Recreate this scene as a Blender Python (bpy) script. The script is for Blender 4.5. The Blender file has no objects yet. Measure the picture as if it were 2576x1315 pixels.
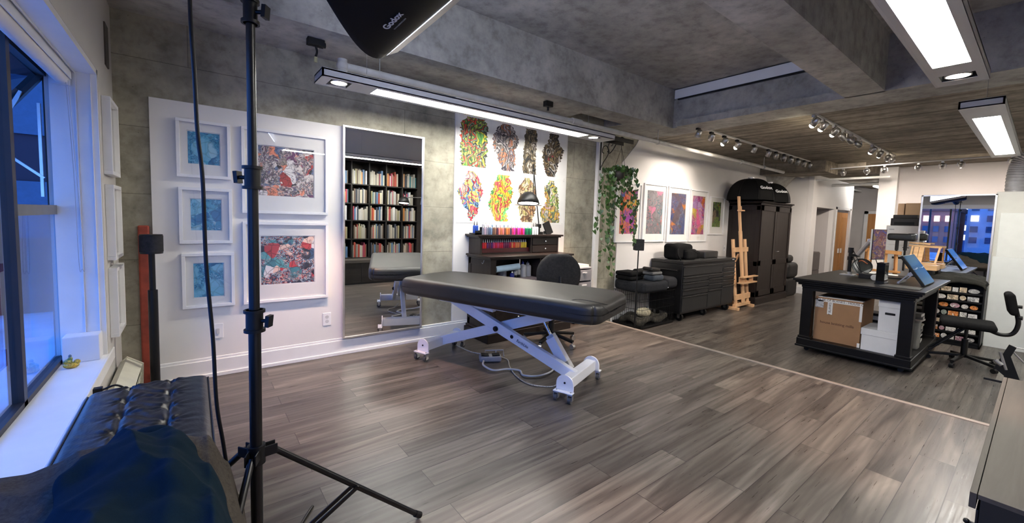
import bpy, math, random
from mathutils import Vector, Matrix, noise
PI = math.pi
random.seed(7)
scn = bpy.context.scene
COL = scn.collection
scn.view_settings.view_transform = 'Standard'
scn.view_settings.look = 'None'
scn.view_settings.gamma = 1
scn.view_settings.use_curve_mapping = False
scn.view_settings.exposure = 0.8

# ---------------------------------------------------------------- camera
CAM_H = 1.31
def cam_axes():
    yaw, pitch, roll = 0.660560935, 0.0704224156, 0.0302604089
    f = Vector((math.sin(yaw)*math.cos(pitch), math.cos(yaw)*math.cos(pitch), -math.sin(pitch)))
    r = f.cross(Vector((0, 0, 1))).normalized(); u = r.cross(f)
    c, s = math.cos(roll), math.sin(roll)
    return c*r+s*u, -s*r+c*u, f
r_, u_, f_ = cam_axes()
cd = bpy.data.cameras.new('camera'); cam = bpy.data.objects.new('camera', cd); COL.objects.link(cam)
cam.matrix_world = Matrix(((r_.x, u_.x, -f_.x, 0), (r_.y, u_.y, -f_.y, 0), (r_.z, u_.z, -f_.z, CAM_H), (0, 0, 0, 1)))
cd.sensor_width = 36; cd.lens = 1038.52/2576*36; cd.shift_y = (622.04-657.5)/2576
cd.clip_start = 0.02; cd.clip_end = 200
scn.camera = cam

# ---------------------------------------------------------------- world: blue dusk
w = bpy.data.worlds.new('dusk'); scn.world = w; w.use_nodes = True
wt = w.node_tree; wt.nodes.clear()
wo = wt.nodes.new('ShaderNodeOutputWorld'); wb = wt.nodes.new('ShaderNodeBackground')
wc = wt.nodes.new('ShaderNodeTexCoord'); ws = wt.nodes.new('ShaderNodeSeparateXYZ'); wr = wt.nodes.new('ShaderNodeValToRGB')
wt.links.new(wc.outputs['Generated'], ws.inputs[0]); wt.links.new(ws.outputs['Z'], wr.inputs[0])
wr.color_ramp.elements[0].color = (0.10, 0.27, 0.80, 1); wr.color_ramp.elements[0].position = 0.0
wr.color_ramp.elements[1].color = (0.04, 0.20, 0.85, 1); wr.color_ramp.elements[1].position = 0.7
wt.links.new(wr.outputs[0], wb.inputs[0]); wb.inputs[1].default_value = 2.5
wt.links.new(wb.outputs[0], wo.inputs[0])

# ---------------------------------------------------------------- lights helpers
def spot(name, loc, target, power, col, size=70, blend=.6, rad=.03):
    l = bpy.data.lights.new(name, 'SPOT'); l.energy = power; l.color = col
    l.spot_size = math.radians(size); l.spot_blend = blend; l.shadow_soft_size = rad
    o = bpy.data.objects.new(name, l); COL.objects.link(o); o.location = loc
    d = Vector(target)-Vector(loc); o.rotation_euler = d.to_track_quat('-Z', 'Y').to_euler()
    return o
def area(name, loc, target, power, col, sx, sy):
    l = bpy.data.lights.new(name, 'AREA'); l.energy = power; l.color = col
    l.shape = 'RECTANGLE'; l.size = sx; l.size_y = sy
    o = bpy.data.objects.new(name, l); COL.objects.link(o); o.location = loc
    d = Vector(target)-Vector(loc); o.rotation_euler = d.to_track_quat('-Z', 'Y').to_euler()
    return o
LENS_E = 34.0          # radiance of the fluorescent lenses
WARM = (1.0, .60, .42)
TRACK_P = 60.0
HALO_P = 95.0
SOFT_E = 13.0

# ---------------------------------------------------------------- mesh helpers
def catmull(pts, k=6):
    P = [Vector(p) for p in pts]
    if len(P) < 3: return P
    Q = [P[0]*2-P[1]]+P+[P[-1]*2-P[-2]]; out = []
    for i in range(1, len(Q)-2):
        a, b, c, d = Q[i-1:i+3]
        for j in range(k):
            t = j/k
            out.append(.5*((2*b)+(c-a)*t+(2*a-5*b+4*c-d)*t*t+(3*b-a-3*c+d)*t**3))
    out.append(P[-1]); return out

class MB:
    def __init__(s): s.v = []; s.f = []; s.sm = []
    def add(s, vs, fs, smooth=False):
        b = len(s.v); s.v += [tuple(v) for v in vs]
        for f in fs: s.f.append(tuple(b+i for i in f)); s.sm.append(smooth)
        return s
    def box(s, x0, x1, y0, y1, z0, z1):
        v = [(x, y, z) for z in (z0, z1) for y in (y0, y1) for x in (x0, x1)]
        return s.add(v, [(0, 2, 3, 1), (4, 5, 7, 6), (0, 1, 5, 4), (2, 6, 7, 3), (0, 4, 6, 2), (1, 3, 7, 5)])
    def obox(s, c, size, rot=(0, 0, 0)):
        M = Matrix.Rotation(rot[2], 3, 'Z') @ Matrix.Rotation(rot[1], 3, 'Y') @ Matrix.Rotation(rot[0], 3, 'X')
        h = [q/2 for q in size]
        v = [Vector(c)+M @ Vector((x, y, z)) for z in (-h[2], h[2]) for y in (-h[1], h[1]) for x in (-h[0], h[0])]
        return s.add(v, [(0, 2, 3, 1), (4, 5, 7, 6), (0, 1, 5, 4), (2, 6, 7, 3), (0, 4, 6, 2), (1, 3, 7, 5)])
    def bar(s, p, q, w, h, up=(0, 0, 1)):
        p = Vector(p); q = Vector(q); d = (q-p).normalized(); u = Vector(up)
        sd = d.cross(u)
        if sd.length < 1e-4: sd = d.cross(Vector((1, 0, 0)))
        sd.normalize(); u = sd.cross(d)
        v = [c+sd*a*w/2+u*b*h/2 for c in (p, q) for b in (-1, 1) for a in (-1, 1)]
        return s.add(v, [(0, 2, 3, 1), (4, 5, 7, 6), (0, 1, 5, 4), (2, 6, 7, 3), (0, 4, 6, 2), (1, 3, 7, 5)])
    def cyl(s, p, q, r, r2=None, n=20, smooth=True):
        r2 = r if r2 is None else r2
        p = Vector(p); q = Vector(q); d = (q-p).normalized()
        a = d.cross(Vector((0, 0, 1)))
        if a.length < 1e-4: a = Vector((1, 0, 0))
        a.normalize(); b = d.cross(a)
        v = []
        for c, R in ((p, r), (q, r2)):
            for i in range(n):
                t = 2*PI*i/n; v.append(c+a*math.cos(t)*R+b*math.sin(t)*R)
        s.add(v, [(i, (i+1) % n, n+(i+1) % n, n+i) for i in range(n)], smooth)
        s.add(v[:n], [tuple(range(n))[::-1]]); s.add(v[n:], [tuple(range(n))])
        return s
    def tube(s, pts, r, n=8, k=6, curve=True, radii=None):
        P = catmull(pts, k) if curve else [Vector(p) for p in pts]
        m = len(P); v = []; a = None
        for i in range(m):
            d = (P[min(i+1, m-1)]-P[max(i-1, 0)]).normalized()
            if a is None:
                a = d.cross(Vector((0, 0, 1)))
                if a.length < 1e-3: a = d.cross(Vector((1, 0, 0)))
            a = (a-d*a.dot(d)).normalized(); b = d.cross(a)
            R = r if radii is None else radii[0]+(radii[1]-radii[0])*i/(m-1)
            for j in range(n):
                t = 2*PI*j/n; v.append(P[i]+a*math.cos(t)*R+b*math.sin(t)*R)
        f = [(i*n+j, i*n+(j+1) % n, (i+1)*n+(j+1) % n, (i+1)*n+j) for i in range(m-1) for j in range(n)]
        s.add(v, f, True)
        s.add(v[:n], [tuple(range(n))[::-1]]); s.add(v[-n:], [tuple(range(n))])
        return s
    def lathe(s, prof, c=(0, 0, 0), n=24, axis=None, smooth=True):
        # prof: (r, z) pairs; axis: direction of local z
        c = Vector(c)
        R = Vector(axis).to_track_quat('Z', 'Y').to_matrix() if axis is not None else Matrix.Identity(3)
        v = [c+R @ Vector((max(r, 1e-4)*math.cos(2*PI*i/n), max(r, 1e-4)*math.sin(2*PI*i/n), z)) for r, z in prof for i in range(n)]
        m = len(prof)
        s.add(v, [(i*n+j, i*n+(j+1) % n, (i+1)*n+(j+1) % n, (i+1)*n+j) for i in range(m-1) for j in range(n)], smooth)
        if prof[0][0] > 1e-3: s.add(v[:n], [tuple(range(n))[::-1]])
        if prof[-1][0] > 1e-3: s.add(v[-n:], [tuple(range(n))])
        return s
    def sphere(s, c, rx, ry=None, rz=None, n=20, m=12, M=None):
        ry = rx if ry is None else ry; rz = rx if rz is None else rz; c = Vector(c)
        v = []
        for i in range(m+1):
            a = PI*i/m-PI/2
            for j in range(n):
                b = 2*PI*j/n
                p = Vector((rx*math.cos(a)*math.cos(b), ry*math.cos(a)*math.sin(b), rz*math.sin(a)))
                if M: p = M @ p
                v.append(c+p)
        return s.add(v, [(i*n+j, i*n+(j+1) % n, (i+1)*n+(j+1) % n, (i+1)*n+j) for i in range(m) for j in range(n)], True)
    def prism(s, poly, z0, z1, M=None):
        # poly in xy, extruded in z, then transformed by the 4x4 M
        n = len(poly)
        v = [Vector((x, y, z)) for z in (z0, z1) for x, y in poly]
        if M: v = [M @ p for p in v]
        s.add(v, [tuple(range(n))[::-1], tuple(range(n, 2*n))]+[(i, (i+1) % n, n+(i+1) % n, n+i) for i in range(n)])
        return s
    def rbox(s, c, size, r, n=8, k=3, deform=None, M=None):
        # rounded box; n inner divisions, k divisions over each rounding
        hs = [q/2 for q in size]; r = min(r, min(hs)*.999); c = Vector(c)
        ax = []; nn_ = n if isinstance(n, tuple) else (n, n, n)
        for ai, h in enumerate(hs):
            i = h-r; n_i = nn_[ai]
            L = [-h+r*t/k for t in range(k)]
            L += [-i+2*i*t/n_i for t in range(n_i+1)]
            L += [h-r+r*(t+1)/k for t in range(k)]
            ax.append(L)
        inn = [h-r for h in hs]
        def place(p):
            q = Vector([max(-inn[a], min(inn[a], p[a])) for a in range(3)])
            d = p-q
            # spread points evenly over the rounding
            if d.length > 1e-9:
                e = Vector([math.tan(max(-1, min(1, d[a]/r))*PI/4) if abs(d[a]) > 1e-9 else 0 for a in range(3)])
                q = q+e.normalized()*r if e.length > 1e-9 else p
            else: q = p
            if deform: q = deform(q)
            if M: q = M @ q
            return c+q
        for a in range(3):
            b, d = (a+1) % 3, (a+2) % 3
            for sg in (-1, 1):
                vs = []
                for u in ax[b]:
                    for w2 in ax[d]:
                        p = [0, 0, 0]; p[a] = sg*hs[a]; p[b] = u; p[d] = w2
                        vs.append(place(Vector(p)))
                nb, nd = len(ax[b]), len(ax[d]); fs = []
                for i in range(nb-1):
                    for j in range(nd-1):
                        q = (i*nd+j, (i+1)*nd+j, (i+1)*nd+j+1, i*nd+j+1)
                        fs.append(q if sg > 0 else q[::-1])
                s.add(vs, fs, True)
        return s
    def build(s, name, m, parent=None, bevel=0, merge=False, weld=False):
        me = bpy.data.meshes.new(name); me.from_pydata(s.v, [], s.f); me.update()
        for p, f in zip(me.polygons, s.sm): p.use_smooth = f
        o = bpy.data.objects.new(name, me); COL.objects.link(o)
        if m is not None: me.materials.append(m)
        if merge:
            import bmesh
            b = bmesh.new(); b.from_mesh(me); bmesh.ops.remove_doubles(b, verts=b.verts, dist=1e-5)
            bmesh.ops.recalc_face_normals(b, faces=b.faces); b.to_mesh(me); b.free()
        if bevel:
            md = o.modifiers.new('bevel', 'BEVEL'); md.width = bevel; md.segments = 2; md.limit_method = 'ANGLE'
            md.harden_normals = False
        if parent is not None: o.parent = parent
        return o

def tag(o, label, cat, group=None, kind=None):
    if label: o['label'] = label
    if cat: o['category'] = cat
    if group: o['group'] = group
    if kind: o['kind'] = kind
    return o
def thing(name, label, cat, loc=(0, 0, 0), rz=0, group=None):
    o = bpy.data.objects.new(name, None); COL.objects.link(o); o.empty_display_size = .1
    o.location = loc; o.rotation_euler = (0, 0, rz)
    return tag(o, label, cat, group)
def struct(o): o['kind'] = 'structure'; return o
def kids(o): return [c for c in ALLOBJ if c.parent == o]
def copy_tree(o, parent=None):
    c = o.copy(); COL.objects.link(c)
    if parent is not None: c.parent = parent
    for ch in [x for x in o.children]: copy_tree(ch, c)
    return c

# ---------------------------------------------------------------- materials
def _new(name):
    m = bpy.data.materials.new(name); m.use_nodes = True; nt = m.node_tree
    return m, nt, nt.nodes['Principled BSDF']
def setp(b, col=None, rough=None, metal=None, spec=None, em=None, es=None, coat=None, trans=None, sheen=None, ior=None, alpha=None):
    if col is not None: b.inputs['Base Color'].default_value = (*col, 1)
    if rough is not None: b.inputs['Roughness'].default_value = rough
    if metal is not None: b.inputs['Metallic'].default_value = metal
    if spec is not None: b.inputs['Specular IOR Level'].default_value = spec
    if em is not None: b.inputs['Emission Color'].default_value = (*em, 1); b.inputs['Emission Strength'].default_value = es or 1
    if coat is not None: b.inputs['Coat Weight'].default_value = coat
    if trans is not None: b.inputs['Transmission Weight'].default_value = trans
    if sheen is not None: b.inputs['Sheen Weight'].default_value = sheen
    if ior is not None: b.inputs['IOR'].default_value = ior
def coords(nt, scale=(1, 1, 1), rot=(0, 0, 0), loc=(0, 0, 0)):
    t = nt.nodes.new('ShaderNodeTexCoord'); mp = nt.nodes.new('ShaderNodeMapping')
    mp.inputs['Scale'].default_value = scale; mp.inputs['Rotation'].default_value = rot; mp.inputs['Location'].default_value = loc
    nt.links.new(t.outputs['Object'], mp.inputs[0]); return mp.outputs[0]
def nz(nt, vec, scale, detail=4, rough=.5, dist=0):
    n = nt.nodes.new('ShaderNodeTexNoise'); n.inputs['Scale'].default_value = scale; n.inputs['Detail'].default_value = detail
    n.inputs['Roughness'].default_value = rough; n.inputs['Distortion'].default_value = dist
    nt.links.new(vec, n.inputs['Vector']); return n.outputs['Fac']
def ramp(nt, fac, stops, interp='LINEAR'):
    r = nt.nodes.new('ShaderNodeValToRGB'); e = r.color_ramp; e.interpolation = interp
    while len(e.elements) < len(stops): e.elements.new(.5)
    for i, (p, c) in enumerate(stops): e.elements[i].position = p; e.elements[i].color = (*c, 1)
    nt.links.new(fac, r.inputs[0]); return r.outputs[0]
def mixc(nt, fac, a, b, mode='MIX'):
    m = nt.nodes.new('ShaderNodeMix'); m.data_type = 'RGBA'; m.blend_type = mode
    def put(s, v):
        if isinstance(v, (tuple, list)): s.default_value = (*v, 1)
        elif isinstance(v, (int, float)): s.default_value = float(v)
        else: nt.links.new(v, s)
    put(m.inputs[0], fac); put(m.inputs[6], a); put(m.inputs[7], b)
    return m.outputs[2]
def math_(nt, op, a, b=None):
    m = nt.nodes.new('ShaderNodeMath'); m.operation = op
    for i, v in enumerate((a, b)):
        if v is None: continue
        if isinstance(v, (int, float)): m.inputs[i].default_value = v
        else: nt.links.new(v, m.inputs[i])
    return m.outputs[0]
def bump(nt, b, h, strength=.3, dist=.01):
    n = nt.nodes.new('ShaderNodeBump'); n.inputs['Strength'].default_value = strength; n.inputs['Distance'].default_value = dist
    nt.links.new(h, n.inputs['Height']); nt.links.new(n.outputs[0], b.inputs['Normal'])

def plain(name, col, rough=.5, metal=0, var=.12, vs=8, bs=0, bsc=60, **kw):
    m, nt, b = _new(name); setp(b, col, rough, metal, **kw)
    v = coords(nt); n = nz(nt, v, vs, 3)
    lo = tuple(c*(1-var) for c in col); hi = tuple(min(1, c*(1+var)) for c in col)
    nt.links.new(ramp(nt, n, [(.3, lo), (.7, hi)]), b.inputs['Base Color'])
    if bs: bump(nt, b, nz(nt, v, bsc, 3), bs, .004)
    return m
def emis(name, col, s):
    m, nt, b = _new(name); setp(b, (0.8, .8, .8), .4, em=col, es=s); return m

def concrete(name, base, form=None, dark=.55, sc=1.0, formscale=(.6, 14, 14), seam=False):
    m, nt, b = _new(name); setp(b, base, .78, spec=.25)
    v = coords(nt)
    n1 = nz(nt, v, 1.3*sc, 6, .6, .4); n2 = nz(nt, v, 9*sc, 5, .65); n3 = nz(nt, v, 60, 2)
    c = ramp(nt, n1, [(.3, tuple(x*dark for x in base)), (.5, base), (.72, tuple(min(1, x*1.35) for x in base))])
    c = mixc(nt, .55, c, ramp(nt, n2, [(.32, (.42, .41, .38)), (.5, (.95, .95, .93)), (.72, (1.35, 1.32, 1.25))]), 'MULTIPLY')
    pit = nt.nodes.new('ShaderNodeTexVoronoi'); pit.inputs['Scale'].default_value = 17; nt.links.new(v, pit.inputs['Vector'])
    p = ramp(nt, pit.outputs['Distance'], [(.03, (.25, .25, .25)), (.07, (1, 1, 1))])
    c = mixc(nt, .7, c, p, 'MULTIPLY')
    if seam:
        sp = nt.nodes.new('ShaderNodeSeparateXYZ'); nt.links.new(v, sp.inputs[0]); cb_ = nt.nodes.new('ShaderNodeCombineXYZ')
        nt.links.new(sp.outputs[0], cb_.inputs[0]); nt.links.new(math_(nt, 'ADD', sp.outputs[2], math_(nt, 'MULTIPLY', n2, .012)), cb_.inputs[1])
        bk_ = nt.nodes.new('ShaderNodeTexBrick'); nt.links.new(cb_.outputs[0], bk_.inputs['Vector']); bk_.offset = .3
        bk_.inputs['Scale'].default_value = 1; bk_.inputs['Brick Width'].default_value = 2.4; bk_.inputs['Row Height'].default_value = .47
        bk_.inputs['Mortar Size'].default_value = .004; bk_.inputs['Mortar Smooth'].default_value = .6
        bk_.inputs['Color1'].default_value = (.93, .93, .93, 1); bk_.inputs['Color2'].default_value = (1.05, 1.05, 1.05, 1); bk_.inputs['Mortar'].default_value = (.5, .5, .5, 1)
        c = mixc(nt, .8, c, bk_.outputs['Color'], 'MULTIPLY')
    if form:
        vf = coords(nt, formscale); nf = nz(nt, vf, 1.0, 6, .6)
        c = mixc(nt, .9, c, ramp(nt, nf, [(.32, (.42, .38, .34)), (.5, (.85, .82, .78)), (.68, (1.35, 1.3, 1.25))]), 'MULTIPLY')
        bump(nt, b, nf, .35, .01)
    else:
        bump(nt, b, n2, .35, .006)
    nt.links.new(c, b.inputs['Base Color']); return m

def artmat(name, pal, scale=6, seed=0, dist=1.6, rough=.35, warp=.12, lines=.6):
    m, nt, b = _new(name); setp(b, (.5, .5, .5), rough)
    v = coords(nt, (1, 1, 1), loc=(seed*3.1, seed*1.7, seed*2.3))
    n = nt.nodes.new('ShaderNodeTexNoise'); n.inputs['Scale'].default_value = scale*.8; n.inputs['Detail'].default_value = 3
    nt.links.new(v, n.inputs['Vector'])
    vm = nt.nodes.new('ShaderNodeVectorMath'); vm.operation = 'MULTIPLY_ADD'
    nt.links.new(n.outputs['Color'], vm.inputs[0]); vm.inputs[1].default_value = (warp, warp, warp); nt.links.new(v, vm.inputs[2])
    vo = nt.nodes.new('ShaderNodeTexVoronoi'); vo.inputs['Scale'].default_value = scale; nt.links.new(vm.outputs[0], vo.inputs['Vector'])
    sp = nt.nodes.new('ShaderNodeSeparateColor'); nt.links.new(vo.outputs['Color'], sp.inputs[0])
    k = len(pal)
    c = ramp(nt, sp.outputs[0], [(i/k, p) for i, p in enumerate(pal)], 'CONSTANT')
    n2 = nz(nt, vm.outputs[0], scale*2.2, 4, .6, dist)
    c2 = ramp(nt, n2, [(.3+.4*i/k, pal[(i*2+1) % k]) for i in range(k)], 'CONSTANT')
    n3 = nz(nt, vm.outputs[0], scale*.9, 2, .5)
    c = mixc(nt, ramp(nt, n3, [(.46, (0, 0, 0)), (.54, (1, 1, 1))]), c, c2)
    vo2 = nt.nodes.new('ShaderNodeTexVoronoi'); vo2.feature = 'DISTANCE_TO_EDGE'; vo2.inputs['Scale'].default_value = scale*1.5
    nt.links.new(vm.outputs[0], vo2.inputs['Vector'])
    e = ramp(nt, vo2.outputs['Distance'], [(.02, (.08, .07, .08)), (.07, (1, 1, 1))])
    c = mixc(nt, lines, c, e, 'MULTIPLY')
    nt.links.new(c, b.inputs['Base Color']); return m

def tattoo(name, pal, scale=6, seed=0):
    m, nt, b = _new(name); setp(b, (.5, .5, .5), .5)
    v = coords(nt, loc=(seed*3.1, seed*1.7, seed*2.3))
    n = nt.nodes.new('ShaderNodeTexNoise'); n.inputs['Scale'].default_value = scale; n.inputs['Detail'].default_value = 2
    nt.links.new(v, n.inputs['Vector'])
    vm = nt.nodes.new('ShaderNodeVectorMath'); vm.operation = 'MULTIPLY_ADD'
    nt.links.new(n.outputs['Color'], vm.inputs[0]); vm.inputs[1].default_value = (.13, .13, .13); nt.links.new(v, vm.inputs[2])
    a = nz(nt, vm.outputs[0], scale*1.1, 1.5, .4, 1.5); k = len(pal)
    c = ramp(nt, a, [(.28+.44*i/k, p) for i, p in enumerate(pal)], 'CONSTANT')
    sh = nz(nt, vm.outputs[0], scale*3, 3, .6)
    c = mixc(nt, .8, c, ramp(nt, sh, [(.35, (.45, .42, .42)), (.55, (1, 1, 1)), (.7, (1.3, 1.3, 1.25))]), 'MULTIPLY')
    wv = nt.nodes.new('ShaderNodeTexWave'); wv.inputs['Scale'].default_value = scale*1.3; wv.inputs['Distortion'].default_value = 7
    wv.inputs['Detail'].default_value = 2; wv.inputs['Detail Scale'].default_value = 1.2; nt.links.new(vm.outputs[0], wv.inputs['Vector'])
    c = mixc(nt, .85, c, ramp(nt, wv.outputs['Fac'], [(.05, (.06, .05, .05)), (.16, (1, 1, 1))]), 'MULTIPLY')
    e = math_(nt, 'ABSOLUTE', math_(nt, 'SUBTRACT', a, .5))
    c = mixc(nt, .9, c, ramp(nt, e, [(.004, (.05, .04, .04)), (.012, (1, 1, 1))]), 'MULTIPLY')
    nt.links.new(c, b.inputs['Base Color']); return m

def woodfloor():
    m, nt, b = _new('grey_oak_planks'); setp(b, (.1, .09, .08), .33, spec=.45)
    v = coords(nt, loc=(.31, -.055, 0))
    br = nt.nodes.new('ShaderNodeTexBrick'); nt.links.new(v, br.inputs['Vector'])
    br.offset = .37; br.offset_frequency = 2; br.squash = 1
    br.inputs['Color1'].default_value = (0, 0, 0, 1); br.inputs['Color2'].default_value = (1, 1, 1, 1)
    br.inputs['Mortar'].default_value = (.5, .5, .5, 1); br.inputs['Scale'].default_value = 1
    br.inputs['Mortar Size'].default_value = .0018; br.inputs['Mortar Smooth'].default_value = .1; br.inputs['Bias'].default_value = 0
    br.inputs['Brick Width'].default_value = 1.22; br.inputs['Row Height'].default_value = .152
    # per-plank random offset for the grain
    sx = nt.nodes.new('ShaderNodeSeparateXYZ'); nt.links.new(v, sx.inputs[0])
    cx = nt.nodes.new('ShaderNodeCombineXYZ')
    rnd = br.outputs['Color']
    sr = nt.nodes.new('ShaderNodeSeparateColor'); nt.links.new(rnd, sr.inputs[0])
    row = math_(nt, 'FLOOR', math_(nt, 'DIVIDE', sx.outputs[1], .152))
    off = math_(nt, 'ADD', math_(nt, 'MULTIPLY', sr.outputs[0], 37.0), math_(nt, 'MULTIPLY', row, 5.3))
    nt.links.new(math_(nt, 'MULTIPLY', sx.outputs[0], .55), cx.inputs[0])
    nt.links.new(math_(nt, 'MULTIPLY', sx.outputs[1], 5.5), cx.inputs[1]); nt.links.new(off, cx.inputs[2])
    n1 = nz(nt, cx.outputs[0], 1.6, 3, .5, 1.2)
    wv = nt.nodes.new('ShaderNodeTexWave'); wv.wave_type = 'BANDS'; wv.bands_direction = 'Y'
    wv.inputs['Scale'].default_value = 1.5; wv.inputs['Distortion'].default_value = 9; wv.inputs['Detail'].default_value = 3
    wv.inputs['Detail Scale'].default_value = .8; nt.links.new(cx.outputs[0], wv.inputs['Vector'])
    fine = coords(nt, (3, 90, 1)); n3 = nz(nt, fine, 1.5, 4, .6)
    c = ramp(nt, n1, [(.25, (.034, .028, .026)), (.42, (.075, .064, .057)), (.62, (.13, .115, .102)), (.8, (.185, .165, .147))])
    c = mixc(nt, .45, c, ramp(nt, wv.outputs['Fac'], [(.1, (.68, .66, .64)), (.55, (1, 1, 1)), (.9, (1.12, 1.1, 1.08))]), 'MULTIPLY')
    c = mixc(nt, .5, c, ramp(nt, n3, [(.3, (.75, .75, .75)), (.7, (1.15, 1.15, 1.15))]), 'MULTIPLY')
    c = mixc(nt, .75, c, ramp(nt, sr.outputs[0], [(0, (.66, .65, .66)), (.5, (1, .98, .96)), (1, (1.35, 1.32, 1.26))]), 'MULTIPLY')
    c = mixc(nt, br.outputs['Fac'], c, (.025, .02, .02))
    nt.links.new(c, b.inputs['Base Color'])
    rr = ramp(nt, n3, [(.3, (.26, .26, .26)), (.7, (.42, .42, .42))]); nt.links.new(rr, b.inputs['Roughness'])
    h = math_(nt, 'SUBTRACT', math_(nt, 'MULTIPLY', n3, .25), br.outputs['Fac'])
    bump(nt, b, h, .18, .003)
    return m
def woodmat(name, a, bcol, rough=.45, axis='x', sc=1.0, spec=.4):
    m, nt, b = _new(name); setp(b, a, rough, spec=spec)
    s = {'x': (1.5, 22, 22), 'y': (22, 1.5, 22), 'z': (22, 22, 1.5)}[axis]
    v = coords(nt, tuple(q*sc for q in s)); n = nz(nt, v, 1, 5, .6, .6)
    nt.links.new(ramp(nt, n, [(.3, a), (.7, bcol)]), b.inputs['Base Color'])
    bump(nt, b, n, .1, .002); return m
def leather(name, col, rough=.38, bs=.25, sc=90, sp=.5):
    m, nt, b = _new(name); setp(b, col, rough, spec=sp)
    v = coords(nt); vo = nt.nodes.new('ShaderNodeTexVoronoi'); vo.inputs['Scale'].default_value = sc*2; nt.links.new(v, vo.inputs['Vector'])
    n = nz(nt, v, 14, 4)
    nt.links.new(ramp(nt, n, [(.3, tuple(c*.8 for c in col)), (.7, tuple(c*1.25 for c in col))]), b.inputs['Base Color'])
    bump(nt, b, math_(nt, 'ADD', vo.outputs['Distance'], math_(nt, 'MULTIPLY', n, .6)), bs, .002); return m
def fabric(name, col, rough=.9, var=.25, sc=45, bs=.5):
    m, nt, b = _new(name); setp(b, col, rough, spec=.08)
    v = coords(nt); n = nz(nt, v, sc, 5, .7); n2 = nz(nt, v, 5, 3)
    c = ramp(nt, n, [(.3, tuple(q*(1-var) for q in col)), (.7, tuple(min(1, q*(1+var)) for q in col))])
    c = mixc(nt, .5, c, ramp(nt, n2, [(.3, (.8, .8, .8)), (.7, (1.15, 1.15, 1.15))]), 'MULTIPLY')
    nt.links.new(c, b.inputs['Base Color']); bump(nt, b, n, bs, .003); return m
def glassmat(name, tint=(.9, .95, 1), refl=1.0, rough=.0):
    m = bpy.data.materials.new(name); m.use_nodes = True; nt = m.node_tree; nt.nodes.clear()
    o = nt.nodes.new('ShaderNodeOutputMaterial'); mx = nt.nodes.new('ShaderNodeMixShader')
    t = nt.nodes.new('ShaderNodeBsdfTransparent'); g = nt.nodes.new('ShaderNodeBsdfGlossy'); ge = nt.nodes.new('ShaderNodeNewGeometry')
    t.inputs[0].default_value = (*tint, 1); g.inputs['Roughness'].default_value = rough
    dt = nt.nodes.new('ShaderNodeVectorMath'); dt.operation = 'DOT_PRODUCT'
    nt.links.new(ge.outputs['Normal'], dt.inputs[0]); nt.links.new(ge.outputs['Incoming'], dt.inputs[1])
    c = math_(nt, 'ABSOLUTE', dt.outputs['Value'])
    f5 = math_(nt, 'POWER', math_(nt, 'SUBTRACT', 1.0, c), 5.0)
    k = math_(nt, 'MULTIPLY', math_(nt, 'ADD', math_(nt, 'MULTIPLY', f5, .96), .04), refl)
    nt.links.new(k, mx.inputs[0]); nt.links.new(t.outputs[0], mx.inputs[1]); nt.links.new(g.outputs[0], mx.inputs[2])
    nt.links.new(mx.outputs[0], o.inputs[0]); return m

M = {}
M['floor'] = woodfloor()
M['conc_wall'] = concrete('board_formed_concrete', (.35, .33, .265), seam=True)
M['conc_beam'] = concrete('smooth_beam_concrete', (.36, .35, .33), dark=.75)
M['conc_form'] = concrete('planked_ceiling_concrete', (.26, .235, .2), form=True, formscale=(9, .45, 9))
M['white'] = plain('white_wall_paint', (.74, .72, .70), .6, var=.03, vs=2)
M['white_l'] = plain('dimmed_white_wall_paint', (.52, .50, .47), .6, var=.03, vs=2)  # wall white darkened in the colour to imitate weak light on the window wall
M['white2'] = plain('white_panel_paint', (.78, .76, .73), .5, var=.03, vs=2)
M['trim'] = plain('white_trim_gloss', (.8, .8, .8), .3, var=.03)
M['greywall'] = plain('pale_grey_wall_paint', (.50, .47, .46), .65, var=.04, vs=2)
M['black'] = plain('black_plastic', (.006, .006, .0065), .45, spec=.3)
M['blackm'] = plain('black_metal', (.008, .008, .009), .3, .3)
M['chrome'] = plain('chrome', (.75, .75, .77), .18, 1)
M['steel'] = plain('brushed_steel', (.5, .5, .5), .35, 1)
M['wmetal'] = plain('white_powder_coat', (.78, .79, .84), .3, var=.03)
M['dkwood'] = woodmat('dark_espresso_wood', (.009, .005, .004), (.022, .013, .010), .35, 'x')
M['dkwoodz'] = woodmat('dark_espresso_wood_upright', (.013, .008, .0065), (.026, .017, .0135), .45, 'z')
M['blkwood'] = woodmat('black_painted_wood', (.0022, .002, .002), (.005, .0045, .004), .4, 'y', spec=.25)
M['shelfwood'] = woodmat('black_brown_shelf', (.010, .008, .007), (.02, .017, .015), .5, 'x')
M['ltwood'] = woodmat('beech_wood', (.62, .36, .18), (.78, .50, .28), .45, 'z')
M['ltwoodx'] = woodmat('pine_wood', (.55, .32, .15), (.76, .50, .27), .45, 'y')
M['honey'] = woodmat('honey_oak_door', (.42, .19, .06), (.56, .27, .09), .4, 'z', .6)
M['vinyl'] = leather('black_vinyl', (.008, .0077, .0075), .47, .12, 60, .65)
M['lthr'] = leather('black_leather', (.006, .007, .009), .36, .25, 50)
M['gleather'] = leather('charcoal_leather', (.018, .017, .017), .5, .3)
M['fabblk'] = fabric('black_upholstery', (.010, .010, .0105))
M['fabgrey'] = fabric('charcoal_fabric', (.028, .027, .027))
M['felt'] = fabric('grey_felt', (.060, .052, .044), sc=120, bs=.8, var=.35)
M['navy'] = fabric('navy_fleece', (.0035, .013, .023), sc=200, bs=.3, var=.15)
M['softfab'] = fabric('black_nylon', (.008, .008, .0085), .6, .1, 200, .1)
M['silver'] = plain('silver_lining', (.7, .7, .72), .35, .4)
M['mirror'] = plain('mirror_silver', (.93, .94, .93), .0, 1, var=0)
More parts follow.
